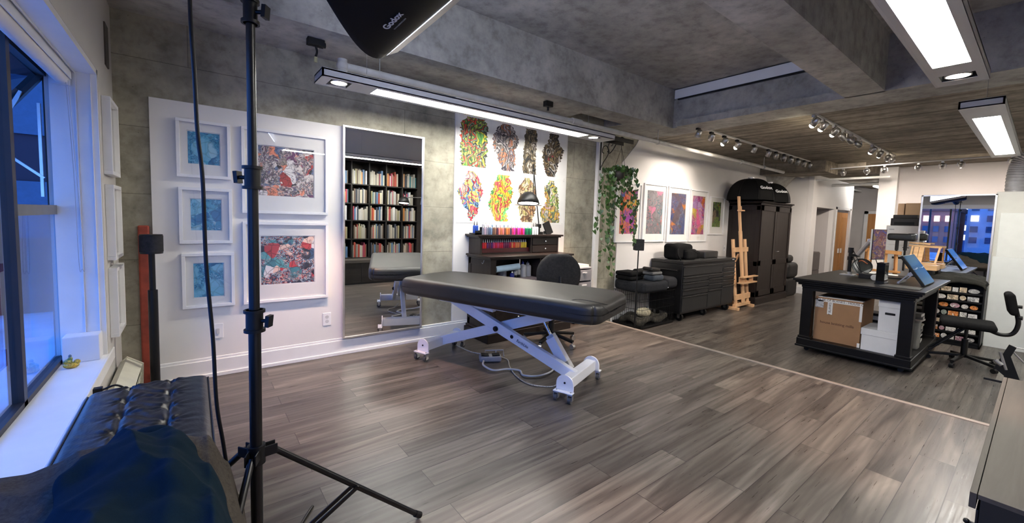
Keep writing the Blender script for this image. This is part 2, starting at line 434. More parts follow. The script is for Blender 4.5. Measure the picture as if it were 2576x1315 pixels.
M['alu'] = plain('brushed_aluminium', (.72, .70, .68), .3, .9)
M['glass'] = glassmat('window_glass', (.93, .96, 1), 1.0)
M['pglass'] = glassmat('picture_glass', (1, 1, 1), 1.0)
M['card'] = plain('brown_cardboard', (.36, .20, .10), .75, var=.08, vs=5)
M['cardlt'] = plain('tan_cardboard', (.56, .38, .24), .75, var=.06, vs=5)
M['wbox'] = plain('white_cardboard', (.72, .73, .75), .7, var=.03)
M['paper'] = plain('white_paper', (.82, .81, .78), .7, var=.02)
M['matboard'] = plain('white_mat_board', (.80, .79, .76), .8, var=.02)
M['leaf'] = plain('green_leaf', (.035, .085, .018), .35, var=.45, vs=20)
M['vine'] = plain('brown_vine', (.10, .09, .03), .6)
M['pot'] = plain('dark_woven_pot', (.02, .015, .012), .6)
M['red'] = plain('red_oxide_paint', (.28, .045, .025), .6, var=.3, vs=12)
M['greyplastic'] = plain('grey_plastic', (.30, .30, .31), .5)
M['ltgrey'] = plain('light_grey_plastic', (.55, .55, .55), .5)
M['lamphouse'] = plain('white_lamp_housing', (.50, .50, .49), .4, var=.02)
M['lens'] = emis('lit_fluorescent_lens', (1, .97, .90), LENS_E)
M['halo'] = emis('lit_halogen_bulb', (1, .82, .68), 30)
M['bulb'] = emis('lit_track_bulb', (1, .86, .62), 60)
# ================================================================ the setting
def S(name, mb, m, **k): return struct(mb.build(name, m, **k))
S('floor', MB().box(-.62, 4.25, -.7, 3.95, -.3, 0), M['floor'])
S('floor.001', MB().box(4.25, 16.2, -.7, 5.4, -.4, -.22), M['floor'])
S('trim_1', MB().box(4.245, 4.29, .1, 3.95, -.03, .006), plain('beige_step_nosing', (.26, .225, .195), .4), bevel=.003)
S('wall_back', MB().box(-.62, 6.2, 3.95, 4.1, -.3, 3.3), M['conc_wall'])
S('wall_back_white', MB().prism([(5.06, -.3), (11.1, -.3), (11.1, 2.66), (5.55, 2.66), (5.4, 2.47), (5.1, 2.19), (5.06, 2.1)], 0, .16,
   M=Matrix.Translation((0, 3.94, 0)) @ Matrix(((1, 0, 0, 0), (0, 0, 1, 0), (0, 1, 0, 0), (0, 0, 0, 1)))), M['white'])
# window wall on the left
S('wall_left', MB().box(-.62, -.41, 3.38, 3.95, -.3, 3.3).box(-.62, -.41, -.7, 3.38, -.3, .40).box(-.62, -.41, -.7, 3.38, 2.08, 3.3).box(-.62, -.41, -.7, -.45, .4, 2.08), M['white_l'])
S('trim_2', MB().box(-.615, -.405, -.45, 3.38, .398, .43).box(-.41, -.398, -.45, 3.53, .36, .43), M['trim'], bevel=.004)     # sill
S('trim_3', MB().box(-.60, -.412, 3.365, 3.381, .43, 2.08).box(-.60, -.412, -.45, 3.38, 2.05, 2.08)
  .box(-.50, -.496, 3.355, 3.37, .43, 2.06).box(-.44, -.437, 3.355, 3.37, .43, 2.06).box(-.50, -.497, -.45, 3.37, 2.04, 2.055), M['trim'])
S('wall_rear', MB().box(-.62, 12.2, -.8, -.7, -.3, 3.3), M['white'])
fr = plain('dark_bronze_window_frame', (.018, .015, .013), .45)
win = S('window_1', MB().box(-.63, -.585, 3.40, 3.44, .43, 2.08).box(-.63, -.585, 2.64, 2.685, .43, 2.08).box(-.63, -.585, -.45, 3.42, .428, .455)
  .box(-.63, -.585, -.45, 3.42, 2.02, 2.06).box(-.63, -.585, 1.72, 1.76, .43, 2.08).box(-.63, -.585, .74, .78, .43, 2.08).box(-.63, -.585, -.4, -.36, .43, 2.08), fr)
tr = MB().box(-.625, -.59, 2.68, 3.41, 1.256, 1.306).build('transom', plain('grey_transom', (.16, .16, .17), .5), win)
for nm, y0, y1, z0, z1 in (('pane', 2.685, 3.40, .455, 1.256), ('pane', 1.76, 2.64, .455, 2.02), ('pane', .78, 1.72, .455, 2.02), ('pane', -.36, .74, .455, 2.02)):
    MB().box(-.609, -.603, y0, y1, z0, z1).build(nm, M['glass'], win)
# top-hung sash, open to the outside
sa = MB(); A = Vector((-.63, 0, 2.02)); Bv = Vector((-1.02, 0, 1.42))
for y in (2.70, 3.39): sa.bar((A.x, y, A.z), (Bv.x, y, Bv.z), .035, .04, up=(1, 0, .6))
sa.bar((Bv.x, 2.70, Bv.z), (Bv.x, 3.39, Bv.z), .04, .04); sa.bar((A.x, 2.70, A.z), (A.x, 3.39, A.z), .04, .04)
sash = sa.build('sash', fr, win)
MB().add([(A.x, 2.7, A.z), (A.x, 3.39, A.z), (Bv.x, 3.39, Bv.z), (Bv.x, 2.7, Bv.z)], [(0, 1, 2, 3)]).build('pane', glassmat('dark_sash_glass', (.25, .3, .36), .35), sash)
MB().bar((-.63, 3.36, 1.45), (-.82, 3.36, 1.62), .02, .012).bar((-.82, 3.36, 1.62), (-.70, 3.36, 1.90), .02, .012).bar((-.64, 3.37, 1.35), (-.64, 3.37, 1.85), .02, .012).build('stay_arm', M['alu'], sash)

# ceiling: beams, recessed slabs, board-formed slab beyond
S('ceiling.001', MB().box(-.62, 5.75, 3.27, 3.60, 2.62, 3.3), M['conc_beam'])
S('ceiling.002', MB().box(-.62, 5.25, 1.03, 1.34, 2.62, 3.3), M['conc_beam'])
S('ceiling.003', MB().box(5.3, 5.75, 1.34, 3.27, 2.62, 3.0).box(5.36, 5.75, 1.34, 3.27, 3.0, 3.3).box(5.22, 5.75, -.7, 1.34, 2.62, 3.3).box(5.24, 5.3, 1.34, 3.19, 2.62, 2.70), M['conc_beam'])
S('ceiling.004', MB().box(-.62, 3.87, 3.62, 3.95, 2.64, 3.3).box(4.66, 5.75, 3.60, 3.95, 2.63, 3.3), M['conc_beam'])
S('ceiling', MB().box(-.62, 5.36, 1.34, 3.27, 3.14, 3.3).box(-.62, 5.3, -.7, 1.03, 3.14, 3.3).box(3.8, 4.7, 3.6, 3.95, 3.2, 3.3), M['conc_beam'])
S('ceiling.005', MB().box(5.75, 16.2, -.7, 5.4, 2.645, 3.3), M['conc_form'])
S('trim_4', MB().box(5.27, 5.30, 1.42, 3.25, 3.005, 3.125), M['trim'], bevel=.004)       # pale fascia in the recess
S('trim_5', MB().box(5.265, 5.3, 1.45, 3.2, 2.985, 3.0), M['blackm'])
# far end
S('wall_right', MB().box(12.0, 12.2, -.7, 2.05, -.4, 2.7), M['greywall'])
S('wall_far', MB().box(16.0, 16.2, 1.9, 5.4, -.4, 2.7).box(12.1, 16.2, 1.9, 2.0, -.4, 2.7).box(5.3, 16.2, 5.3, 5.4, -.4, 2.7), M['greywall'])
S('trim_10', MB().box(11.85, 12.12, 2.0, 2.30, -.3, 2.66), M['white'])
S('wall_end', MB().box(11.1, 11.25, 3.372, 3.95, -.3, 2.66), M['white'])
S('wall_side', MB().box(11.1, 11.42, 3.27, 3.37, -.3, 2.66).box(12.67, 12.88, 3.27, 3.37, -.3, 2.66).box(14.04, 14.25, 3.27, 3.37, -.3, 2.66)
  .box(11.42, 12.67, 3.27, 3.37, 1.78, 2.66).box(12.88, 14.04, 3.27, 3.37, 1.80, 2.66), M['white'])
S('wall_niche', MB().box(11.3, 12.8, 4.05, 4.15, -.3, 2.0).box(12.67, 12.72, 3.37, 4.05, -.3, 2.0).box(11.25, 12.8, 3.37, 4.1, 1.78, 1.84), M['greywall'])
S('trim_6', MB().box(12.84, 12.90, 3.25, 3.30, -.22, 1.84).box(14.02, 14.10, 3.25, 3.30, -.22, 1.84).box(12.84, 14.10, 3.25, 3.30, 1.78, 1.85), M['trim'])
d1 = S('door_1', MB().box(12.90, 13.46, 3.30, 3.33, -.21, 1.72).box(13.47, 14.02, 3.30, 3.33, -.21, 1.72), M['honey'], bevel=.004)
MB().box(12.98, 13.38, 3.292, 3.302, -.1, 1.6).box(13.55, 13.94, 3.292, 3.302, -.1, 1.6).build('panel', M['honey'], d1, bevel=.008)
for x in (13.36, 13.58): MB().box(x-.05, x+.05, 3.275, 3.29, .66, .78).build('pull_plate', M['trim'], d1, bevel=.003)
d2 = S('door_2', MB().box(15.95, 16.0, 2.45, 3.27, -.22, 1.76), M['honey'])
MB().box(15.9, 15.95, 3.2, 3.24, .8, .9).build('door_handle', M['steel'], d2)
S('trim_7', MB().box(15.94, 16.0, 3.27, 3.36, -.22, 1.84).box(15.94, 16.0, 2.3, 3.36, 1.76, 1.84), M['trim'])
# dropped soffit, flared capital and drop above the end of the picture wall
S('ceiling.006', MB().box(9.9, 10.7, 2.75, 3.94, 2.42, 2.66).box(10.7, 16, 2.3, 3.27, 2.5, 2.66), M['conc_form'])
cap = MB(); cap.lathe([(.26, 1.2), (.26, 2.0), (.75, 2.66)], (10.75, 4.15, 0), 24)
S('trim_11', cap, M['conc_beam'])
S('baseboard_back', MB().box(-.24, 5.0, 3.915, 3.95, 0, .135).box(-.24, 5.0, 3.925, 3.95, .135, .155).box(-.24, 5.0, 3.905, 3.95, 0, .03), M['trim'], bevel=.003)
S('baseboard_far', MB().box(4.99, 11.1, 3.915, 3.945, -.22, -.07).box(11.06, 11.1, 3.28, 3.92, -.22, -.07).box(4.27, 4.31, 3.3, 3.92, -.2, -.02), M['trim'], bevel=.003)
S('wall_panel_1', MB().box(-.225, 1.10, 3.93, 3.952, .15, 2.087), M['white2'], bevel=.002)
S('wall_panel_2', MB().box(2.245, 3.93, 3.93, 3.952, .15, 2.63), M['white2'], bevel=.002)
S('trim_8', MB().box(4.515, 4.60, 3.90, 3.952, 0, 2.62), M['white2'], bevel=.004)      # white strip on the pillar
S('trim_9', MB().box(-.305, -.242, 3.925, 3.952, .02, 1.18), M['red'], bevel=.01)       # red painted strip
# foundations: the pavement outside
S('ground_outside', MB().box(-60, -.66, -40, 60, -1.3, -1.0), plain('wet_snowy_pavement', (.34, .37, .42), .8, var=.6, vs=.7))

# ================================================================ outside, seen through the glass and in the far mirror
def building(x0, x1, y0, y1, h, col, label, rows, cols, face, lit=.12):
    t = thing('building', label, 'building', ((x0+x1)/2, (y0+y1)/2, -1.0))
    def L(mb): 
        mb.v = [(a-(x0+x1)/2, b-(y0+y1)/2, c+1.0) for a, b, c in mb.v]; return mb
    L(MB().box(x0, x1, y0, y1, -1.0, h)).build('wall', plain('facade', col, .8, var=.2, vs=1), t)
    L(MB().box(x0-.1, x1+.1, y0-.1, y1+.1, h, h+.3)).build('roof', plain('roof_edge', tuple(c*.6 for c in col), .8), t)
    for r in range(rows):
        for c in range(cols):
            z = .6+r*(h-.6)/rows; 
            if face == 'x':
                yy = y0+(c+.25)*(y1-y0)/cols; mb = MB().box(x1, x1+.05, yy, yy+(y1-y0)/cols*.5, z, z+(h-.6)/rows*.55)
            else:
                xx = x0+(c+.25)*(x1-x0)/cols; mb = MB().box(xx, xx+(x1-x0)/cols*.5, y0-.05, y0, z, z+(h-.6)/rows*.55)
            L(mb).build('window', WL if random.random() < lit else WD, t)
WD = plain('dark_window', (.02, .05, .10), .1); WL = emis('lit_window', (1, .85, .6), 1.2)
building(-3.25, 1.5, 13, 18, 7, (.035, .014, .02), 'dark maroon building outside beyond the open window sash', 3, 4, 'y', .0)
building(-27, -21, 3.6, 6.6, 2.6, (.42, .13, .08), 'low red brick building across the street, seen in the far mirror', 3, 6, 'x', .35)
building(-28, -23, -3, 3.2, 3.4, (.30, .34, .40), 'blue grey building across the street, seen in the far mirror', 4, 9, 'x', .3)
building(-28, -22, 7.0, 12, 3.0, (.34, .26, .24), 'brown building across the street, seen in the far mirror', 3, 8, 'x', .35)
building(-40, -36, -8, 20, 5.6, (.10, .12, .20), 'long dark block far behind the street, seen in the far mirror', 6, 26, 'x', .25)
bk = MB(); R = random.Random(4); nx_, ny_ = 10, 60; vs = []
for i in range(nx_+1):
    for j in range(ny_+1):
        x = -12+i*.25; y = -4+j*.27
        vs.append((x, y, -1+.45*math.sin(PI*i/nx_)*(.7+.5*noise.noise(Vector((x*.8, y*.8, 1)))+.2*noise.noise(Vector((x*3, y*3, 4))))))
bk.add(vs, [(i*(ny_+1)+j, (i+1)*(ny_+1)+j, (i+1)*(ny_+1)+j+1, i*(ny_+1)+j+1) for i in range(nx_) for j in range(ny_)], True)
tag(bk.build('snow_bank', plain('snow', (.7, .72, .75), .8, var=.15, vs=3)), 'ploughed snow bank along the street, seen in the far mirror', 'snow bank')
o = MB().box(-16.2, -16, -3, 9, -1, .1).build('low_wall', plain('pale_concrete_wall', (.5, .52, .52), .8)); tag(o, 'long pale low wall behind the parked cars, seen in the far mirror', 'wall')
def car(x, y, col, label):
    t = thing('car', label, 'car', (x, y, -1.0), PI/2)
    MB().rbox((0, 0, .55), (4.2, 1.75, .6), .22, 4, 3).build('body', plain('car_paint', col, .3), t)
    MB().rbox((-.2, 0, 1.05), (2.3, 1.55, .62), .28, 4, 3).build('cabin', WD, t)
    for a in (-1.3, 1.3):
        for b in (-.85, .85): MB().cyl((a, b-.1, .32), (a, b+.1, .32), .32).build('wheel', M['black'], t)
    for b in (-.6, .6): MB().sphere((2.1, b, .62), .09).build('headlight', emis('headlight', (1, .95, .85), 12), t)
car(-14, 5.2, (.35, .4, .5), 'pale parked car outside, seen in the far mirror')
car(-15, -.6, (.30, .03, .03), 'dark red parked car outside, seen in the far mirror')
sl0 = None
for x, y, h in ((-12, 2.6, 3.2), (-18, 4.3, 3.8), (-18, 1.0, 3.6), (-19, 6.5, 4.2)):
    if sl0 is None:
        sl0 = thing('street_lamp', 'slim street lamp outside, seen in the far mirror', 'street lamp', (x, y, -1), 0, 'street lamps outside')
        MB().cyl((0, 0, 0), (0, 0, 4.2), .06, .04).build('pole', M['blackm'], sl0)
        MB().sphere((0, 0, 4.3), .16).build('globe', emis('street_globe', (1, .93, .8), 14), sl0)
    else:
        o = copy_tree(sl0); o.location = (x, y, -1)

# ================================================================ framed pictures
def frame(x0, x1, z0, z1, y, ax0, ax1, az0, az1, art, label, group=None, fw=.022, dep=.03, glass=True, name='framed_picture'):
    cx = (x0+x1)/2; cz = z0
    t = thing(name, label, 'picture', (cx, y, cz), 0, group)
    X0, X1, H = x0-cx, x1-cx, z1-z0
    MB().box(X0, X1, -dep, 0, 0, fw).box(X0, X1, -dep, 0, H-fw, H).box(X0, X0+fw, -dep, 0, fw, H-fw).box(X1-fw, X1, -dep, 0, fw, H-fw).build('frame', M['trim'], t, bevel=.0015)
    a0, a1, b0, b1 = ax0-cx, ax1-cx, az0-cz, az1-cz
    e = .006
    MB().box(X0+fw, a0-e, -.012, -.004, fw, H-fw).box(a1+e, X1-fw, -.012, -.004, fw, H-fw).box(a0-e, a1+e, -.012, -.004, fw, b0-e).box(a0-e, a1+e, -.012, -.004, b1+e, H-fw).build('mat_board', M['matboard'], t)
    MB().box(a0-e, a1+e, -.0045, -.003, b0-e, b1+e).build('backing', M['paper'], t)
    MB().box(a0, a1, -.0065, -.0045, b0, b1).build('print', art, t)
    if glass: MB().box(X0+fw, X1-fw, -.018, -.016, fw, H-fw).build('glazing', M['pglass'], t)
    return t
BL = [(.02, .16, .34), (.05, .30, .52), (.10, .42, .62), (.20, .52, .70), (.04, .22, .45), (.12, .36, .55), (.35, .62, .74)]
def bluem(n, s): return artmat(n, BL, 9, s, 2, lines=.25, warp=.1)
frame(-.081, .248, 1.541, 1.965, 3.93, -.013, .178, 1.645, 1.88, bluem('blue_figure_print', 1), 'white framed small deep blue print, topmost in the left column on the panel', 'small blue prints')
frame(-.075, .252, 1.048, 1.468, 3.93, -.005, .181, 1.148, 1.383, bluem('blue_flower_print', 2), 'white framed small blue print, middle of the left column on the panel', 'small blue prints')
frame(-.067, .260, .555, .975, 3.93, .003, .189, .636, .895, bluem('pale_blue_print', 3), 'white framed small paler blue print, lowest in the left column on the panel', 'small blue prints')
for o in []: pass
MX = [(.02, .02, .03), (.45, .04, .04), (.75, .70, .66), (.04, .05, .09), (.45, .50, .56), (.12, .18, .32), (.78, .45, .34), (.16, .05, .14), (.82, .80, .78), (.28, .24, .20), (.85, .30, .18)]
MX2 = [(.02, .05, .14), (.03, .09, .20), (.82, .80, .80), (.02, .03, .06), (.05, .22, .28), (.55, .05, .07), (.10, .38, .42), (.86, .62, .52), (.30, .36, .44), (.05, .06, .10), (.75, .25, .16), (.65, .72, .78)]
frame(.318, .957, 1.288, 1.966, 3.93, .434, .842, 1.436, 1.836, artmat('crowded_battle_print', MX, 13, 4, 2.2, warp=.16), 'large white framed crowded red and grey print, upper right on the panel')
frame(.318, .958, .552, 1.218, 3.93, .444, .845, .700, 1.10, artmat('angular_print', MX2, 11, 5, .3, warp=.05), 'large white framed print of teal, navy and red blocks, lower right on the panel')
# three white frames on the window wall (seen edge-on)
def side_frame(y0, y1, z0, z1, label, s):
    t = frame(0, y1-y0, 0, z1-z0, 0, .09, y1-y0-.09, .11, z1-z0-.11, artmat('pale_print', [(.3, .34, .34), (.55, .58, .56), (.42, .46, .45), (.2, .22, .22)], 9, s, 2), label, 'frames beside the window', dep=.04)
    t.location = (-.409, (y0+y1)/2, z0); t.rotation_euler = (0, 0, PI/2); return t
side_frame(3.46, 3.80, 1.50, 1.96, 'white frame on the window wall, topmost of the three seen edge-on', 6)
side_frame(3.47, 3.81, .98, 1.44, 'white frame on the window wall, middle of the three seen edge-on', 7)
side_frame(3.48, 3.82, .50, .93, 'white frame on the window wall, lowest of the three seen edge-on', 8)
FP = [('orange and violet', [(.85, .18, .03), (.75, .05, .05), (.50, .12, .55), (.85, .55, .10), (.10, .14, .50), (.9, .35, .25), (.75, .25, .5)], 4.978, 5.59, .995, 1.90),
      ('grey with a red floor', [(.42, .40, .42), (.34, .32, .34), (.50, .48, .50), (.30, .28, .30), (.75, .06, .04), (.05, .20, .24), (.82, .35, .5)], 5.655, 6.29, .995, 1.93),
      ('dark blue and orange', [(.03, .06, .22), (.70, .25, .05), (.10, .05, .08), (.05, .14, .40), (.35, .18, .25), (.20, .24, .30), (.12, .08, .10)], 6.345, 7.01, .985, 1.93),
      ('pink and indigo', [(.85, .06, .28), (.85, .45, .60), (.10, .12, .42), (.80, .60, .15), (.75, .20, .08), (.50, .30, .60), (.06, .06, .12)], 7.045, 7.68, .985, 1.925)]
for i, (d, pal, x0, x1, z0, z1) in enumerate(FP):
    pal = [tuple(max(0, .62*q-.10*(sum(c)/3-q)) for q in c) for c in pal]
    am = artmat(d.replace(' ', '_')+'_print', pal, 5.5, 10+i, 2.4, warp=.2, lines=.35)
    pos = ['partly behind the hanging plant', 'second in the tall row', 'third in the tall row', 'last in the tall row'][i]
    frame(x0, x1, z0, z1, 3.94, x0+.11, x1-.09, z0+.13, z1-.11, am, 'tall white framed %s print, %s' % (d, pos), 'tall prints on the far wall', fw=.02)
frame(7.765, 8.34, 1.11, 1.84, 3.94, 7.90, 8.22, 1.26, 1.74, artmat('green_figure_print', [(.05, .05, .05), (.35, .50, .06), (.45, .12, .04), (.10, .10, .12), (.30, .22, .15), (.12, .2, .08)], 8, 17), 'smaller white framed dark green and orange print beside the wardrobe')

# ================================================================ pinned drawings above the desk
def blob(cx, cz, prof, seed, jag=.012, n=40):
    # prof: list of (z fraction, left fraction, right fraction); returns outline
    R = random.Random(seed); L = []; Rr = []
    for i in range(n+1):
        t = i/n
        for a, b in zip(prof[:-1], prof[1:]):
            if a[0] <= t <= b[0]:
                k = (t-a[0])/(b[0]-a[0]+1e-9); k = k*k*(3-2*k)
                l = a[1]+(b[1]-a[1])*k; r = a[2]+(b[2]-a[2])*k
        L.append((l+R.uniform(-jag, jag)*2, t)); Rr.append((r+R.uniform(-jag, jag)*2, t))
    return L+Rr[::-1]
def drawing(x0, x1, z0, z1, prof, pal, seed, label, pale=False, scale=9, lines=.8, jag=.02):
    t = thing('pinned_drawing', label, 'drawing', ((x0+x1)/2, 3.928, z0), 0, 'tattoo drawings pinned above the desk')
    W, H = x1-x0, z1-z0
    MB().box(-W/2, W/2, -.001, .0005, 0, H).build('paper', M['paper'], t)
    out = blob(0, 0, prof, seed, jag)
    poly = [((a-.5)*W, (.04+b*.92)*H) for a, b in out]
    n = len(poly)//2; mb = MB()
    vs = [(poly[i][0], -.0022, poly[i][1]) for i in range(n)]+[(poly[-1-i][0], -.0022, poly[-1-i][1]) for i in range(n)]
    mb.add(vs, [(i, n+i, n+i+1, i+1) for i in range(n-1)])
    mb.build('ink_figure', tattoo('tattoo_ink', pal, 6, seed), t)
    for a in (-.45, .45):
        for b in (.02, .98): MB().sphere((a*W, -.003, b*H), .004, n=6, m=4).build('push_pin', M['steel'], t)
GR = [(.10, .35, .06), (.75, .65, .05), (.03, .03, .03), (.30, .45, .28), (.70, .07, .03), (.05, .16, .05), (.45, .55, .10), (.12, .12, .10)]
DK = [(.10, .09, .11), (.30, .26, .26), (.04, .035, .05), (.55, .50, .48), (.20, .16, .14), (.50, .18, .08), (.14, .12, .16), (.40, .36, .36)]
BR = [(.06, .05, .035), (.18, .13, .06), (.03, .03, .03), (.32, .26, .16), (.12, .09, .05), (.55, .5, .42), (.09, .07, .06)]
BK = [(.02, .02, .02), (.5, .48, .45), (.14, .10, .05), (.04, .03, .03), (.25, .18, .08), (.01, .01, .01), (.30, .04, .05)]
RD = [(.75, .05, .08), (.85, .12, .15), (.80, .60, .15), (.15, .30, .55), (.70, .03, .05), (.3, .65, .5), (.85, .35, .3)]
YL = [(.90, .65, .02), (.88, .50, .02), (.85, .10, .10), (.92, .80, .10), (.10, .40, .12), (.85, .30, .03), (.9, .85, .5)]
BW = [(.35, .17, .08), (.50, .30, .15), (.22, .12, .07), (.62, .48, .30), (.45, .40, .15), (.7, .55, .45)]
OL = [(.55, .52, .15), (.20, .38, .10), (.70, .62, .25), (.60, .58, .56), (.25, .30, .15), (.80, .50, .05), (.5, .3, .15), (.65, .45, .5)]
drawing(2.265, 2.700, 1.842, 2.42, [(0, .12, .85), (.3, .1, .9), (.6, .08, .88), (.85, .1, .9), (1, .3, .8)], GR, 21, 'pinned green and yellow dragon drawing, upper row far left')
drawing(2.705, 3.125, 1.838, 2.42, [(0, .4, .8), (.25, .22, .85), (.45, .1, .8), (.65, .05, .95), (.85, .15, .85), (1, .35, .7)], DK, 22, 'pinned grey and purple figure drawing, upper row second from the left')
drawing(3.130, 3.445, 1.835, 2.42, [(0, .15, .85), (.3, .15, .8), (.7, .2, .82), (1, .25, .8)], BR, 23, 'pinned dark brown sleeve drawing, upper row third from the left')
drawing(3.450, 3.905, 1.832, 2.42, [(0, .3, .55), (.2, .15, .65), (.5, .08, .82), (.62, .1, .9), (.8, .28, .72), (1, .35, .65)], BK, 24, 'pinned black and white figure drawing, upper row far right')
drawing(2.265, 2.640, 1.245, 1.838, [(0, .45, .55), (.18, .4, .75), (.35, .2, .8), (.6, .05, .92), (.75, .25, .85), (.9, .3, .75), (1, .4, .55)], RD, 25, 'pinned red muscular figure drawing, lower row far left')
drawing(2.645, 3.085, 1.245, 1.834, [(0, .35, .75), (.2, .15, .7), (.45, .12, .85), (.65, .2, .9), (.85, .3, .8), (1, .4, .75)], YL, 26, 'pinned bright yellow figure drawing, lower row second from the left')
drawing(3.090, 3.440, 1.245, 1.830, [(0, .25, .75), (.3, .1, .9), (.5, .2, .8), (.75, .1, .9), (1, .35, .6)], BW, 27, 'pinned brown creature drawing behind the desk lamp, lower row')
drawing(3.445, 3.900, 1.245, 1.828, [(0, .2, .85), (.25, .1, .8), (.5, .3, .78), (.8, .2, .7), (1, .4, .55)], OL, 28, 'pinned olive seated figure drawing, lower row far right')

# outlets and switches
def outlet(x, z, y, label, kind='outlet', rot=0):
    t = thing('wall_'+kind, label, kind, (x, y, z), rot)
    MB().box(-.035, .035, -.006, 0, -.058, .058).build('cover_plate', M['trim'], t, bevel=.002)
    if kind == 'outlet':
        for dz in (-.02, .02): MB().cyl((0, -.0075, dz), (0, -.005, dz), .016).box(-.006, -.003, -.009, -.007, dz-.005, dz+.005).box(.003, .006, -.009, -.007, dz-.005, dz+.005).build('socket', M['ltgrey'], t)
    else: MB().box(-.01, .01, -.012, -.005, -.02, .02).build('toggle', M['ltgrey'], t)
outlet(.146, .357, 3.93, 'white wall plate low on the panel under the blue prints', 'switch')
outlet(.952, .348, 3.93, 'white double outlet low on the panel beside the leaning mirror')
outlet(8.47, .84, 3.94, 'white wall switch beside the wardrobe under the small print', 'switch')
# ================================================================ text helper
def text_mesh(name, s, size, m, parent, loc, X, Y, ext=.0006, bold=0, spacing=1):
    cu = bpy.data.curves.new(name, 'FONT'); cu.body = s; cu.size = size; cu.extrude = ext; cu.align_x = 'CENTER'; cu.align_y = 'CENTER'
    cu.offset = bold; cu.space_character = spacing
    tmp = bpy.data.objects.new(name+'_tmp', cu); COL.objects.link(tmp)
    dg = bpy.context.evaluated_depsgraph_get(); me = bpy.data.meshes.new_from_object(tmp.evaluated_get(dg))
    bpy.data.objects.remove(tmp); me.name = name
    X = Vector(X).normalized(); Y = Vector(Y).normalized(); Z = X.cross(Y).normalized(); Y = Z.cross(X)
    R = Matrix((X, Y, Z)).transposed().to_4x4(); R.translation = Vector(loc)
    me.transform(R); me.materials.clear(); me.materials.append(m)
    o = bpy.data.objects.new(name, me); COL.objects.link(o); o.parent = parent
    return o

# ================================================================ linear ceiling fixtures
def fixture(x0, x1, yc, l0, l1, spots, label, name='linear_ceiling_light', z=2.27, seams=True):
    t = thing(name, label, 'ceiling light', ((x0+x1)/2, yc, z), 0, 'suspended linear ceiling lights')
    c = (x0+x1)/2; W = .12
    hb = MB(); a, b_ = x0-c, x1-c
    cuts = [l0-c]+[l1-c]
    # side walls and top
    hb.box(a, b_, -W, -W+.012, 0, .06).box(a, b_, W-.012, W, 0, .06).box(a, b_, -W, W, .05, .062).box(a, a+.012, -W, W, 0, .06).box(b_-.012, b_, -W, W, 0, .06)
    xs = sorted([(l0-c, l1-c)]+[(s-c-.075, s-c+.075) for s in spots]); cur = a
    for p, q in xs:
        hb.box(cur, p, -W, W, .001, .01); cur = q
    hb.box(cur, b_, -W, W, .001, .01)
    for p, q in xs:
        hb.box(p, q, -W, -.078, .001, .01).box(p, q, .078, W, .001, .01)
    hb.build('housing', M['lamphouse'], t)
    mid = (l0+l1)/2-c
    MB().box(l0-c, mid-.002, -.077, .077, .002, .02).build('lens', M['lens'], t)
    MB().box(mid+.002, l1-c, -.077, .077, .002, .02).build('lens', M['lens'], t)
    for s in spots:
        g = MB(); s0 = s-c
        g.box(s0-.075, s0+.075, -.078, .078, .040, .048).box(s0-.075, s0-.070, -.078, .078, .005, .045).box(s0+.070, s0+.075, -.078, .078, .005, .045)
        g.build('spot_recess', M['black'], t)
        MB().lathe([(.03, .035), (.056, .004), (.060, .004), (.062, .012), (.04, .04)], (s0, 0, 0), 24).build('spot_ring', M['steel'], t)
        MB().cyl((s0, 0, .006), (s0, 0, .012), .053, n=24).build('halogen_bulb', M['halo'], t)
        spot('halogen_light', (s, yc, z-.01), (s, yc, 0), HALO_P, WARM, 62, .5, .04)
    wr = MB()
    for x in (x0+.35, (x0+x1)/2, x1-.35): wr.cyl((x-c, 0, .06), (x-c, 0, (2.62 if yc > 3 or x0 > 4.5 else 3.14)-z), .0015, n=6)
    wr.build('suspension_wire', M['steel'], t)
    return t
f1 = fixture(.745, 3.98, 3.312, 1.15, 3.555, (.89, 3.725), 'long grey ceiling light hung beside the white pipe above the leaning mirror')
MB().box(2.3625-.745, 4.36-2.3625, -.10, -.09, 0, .05).box(1.62, 1.9975, .05, .06, 0, .05).box(1.62, 1.9975, -.1, .06, .045, .05).build('end_channel', M['black'], f1)
fixture(.745, 3.98, .405, 1.15, 3.50, (.89, 3.79), 'big ceiling light nearest the camera at the top right, with a pink spot')
fixture(4.80, 8.15, .375, 5.27, 7.88, (), 'ceiling light over the far work table, at the right edge')

t = thing('hall_tube_light', 'lit white tube light in the hallway behind the far column', 'ceiling light', (14.3, 2.75, 2.40))
MB().box(-.6, .6, -.05, .05, .02, .10).build('housing', M['lamphouse'], t, bevel=.004)
MB().cyl((-.58, 0, .0), (.58, 0, .0), .022, n=16).build('lit_tube', emis('lit_hall_tube', (1, .96, .9), 45), t)
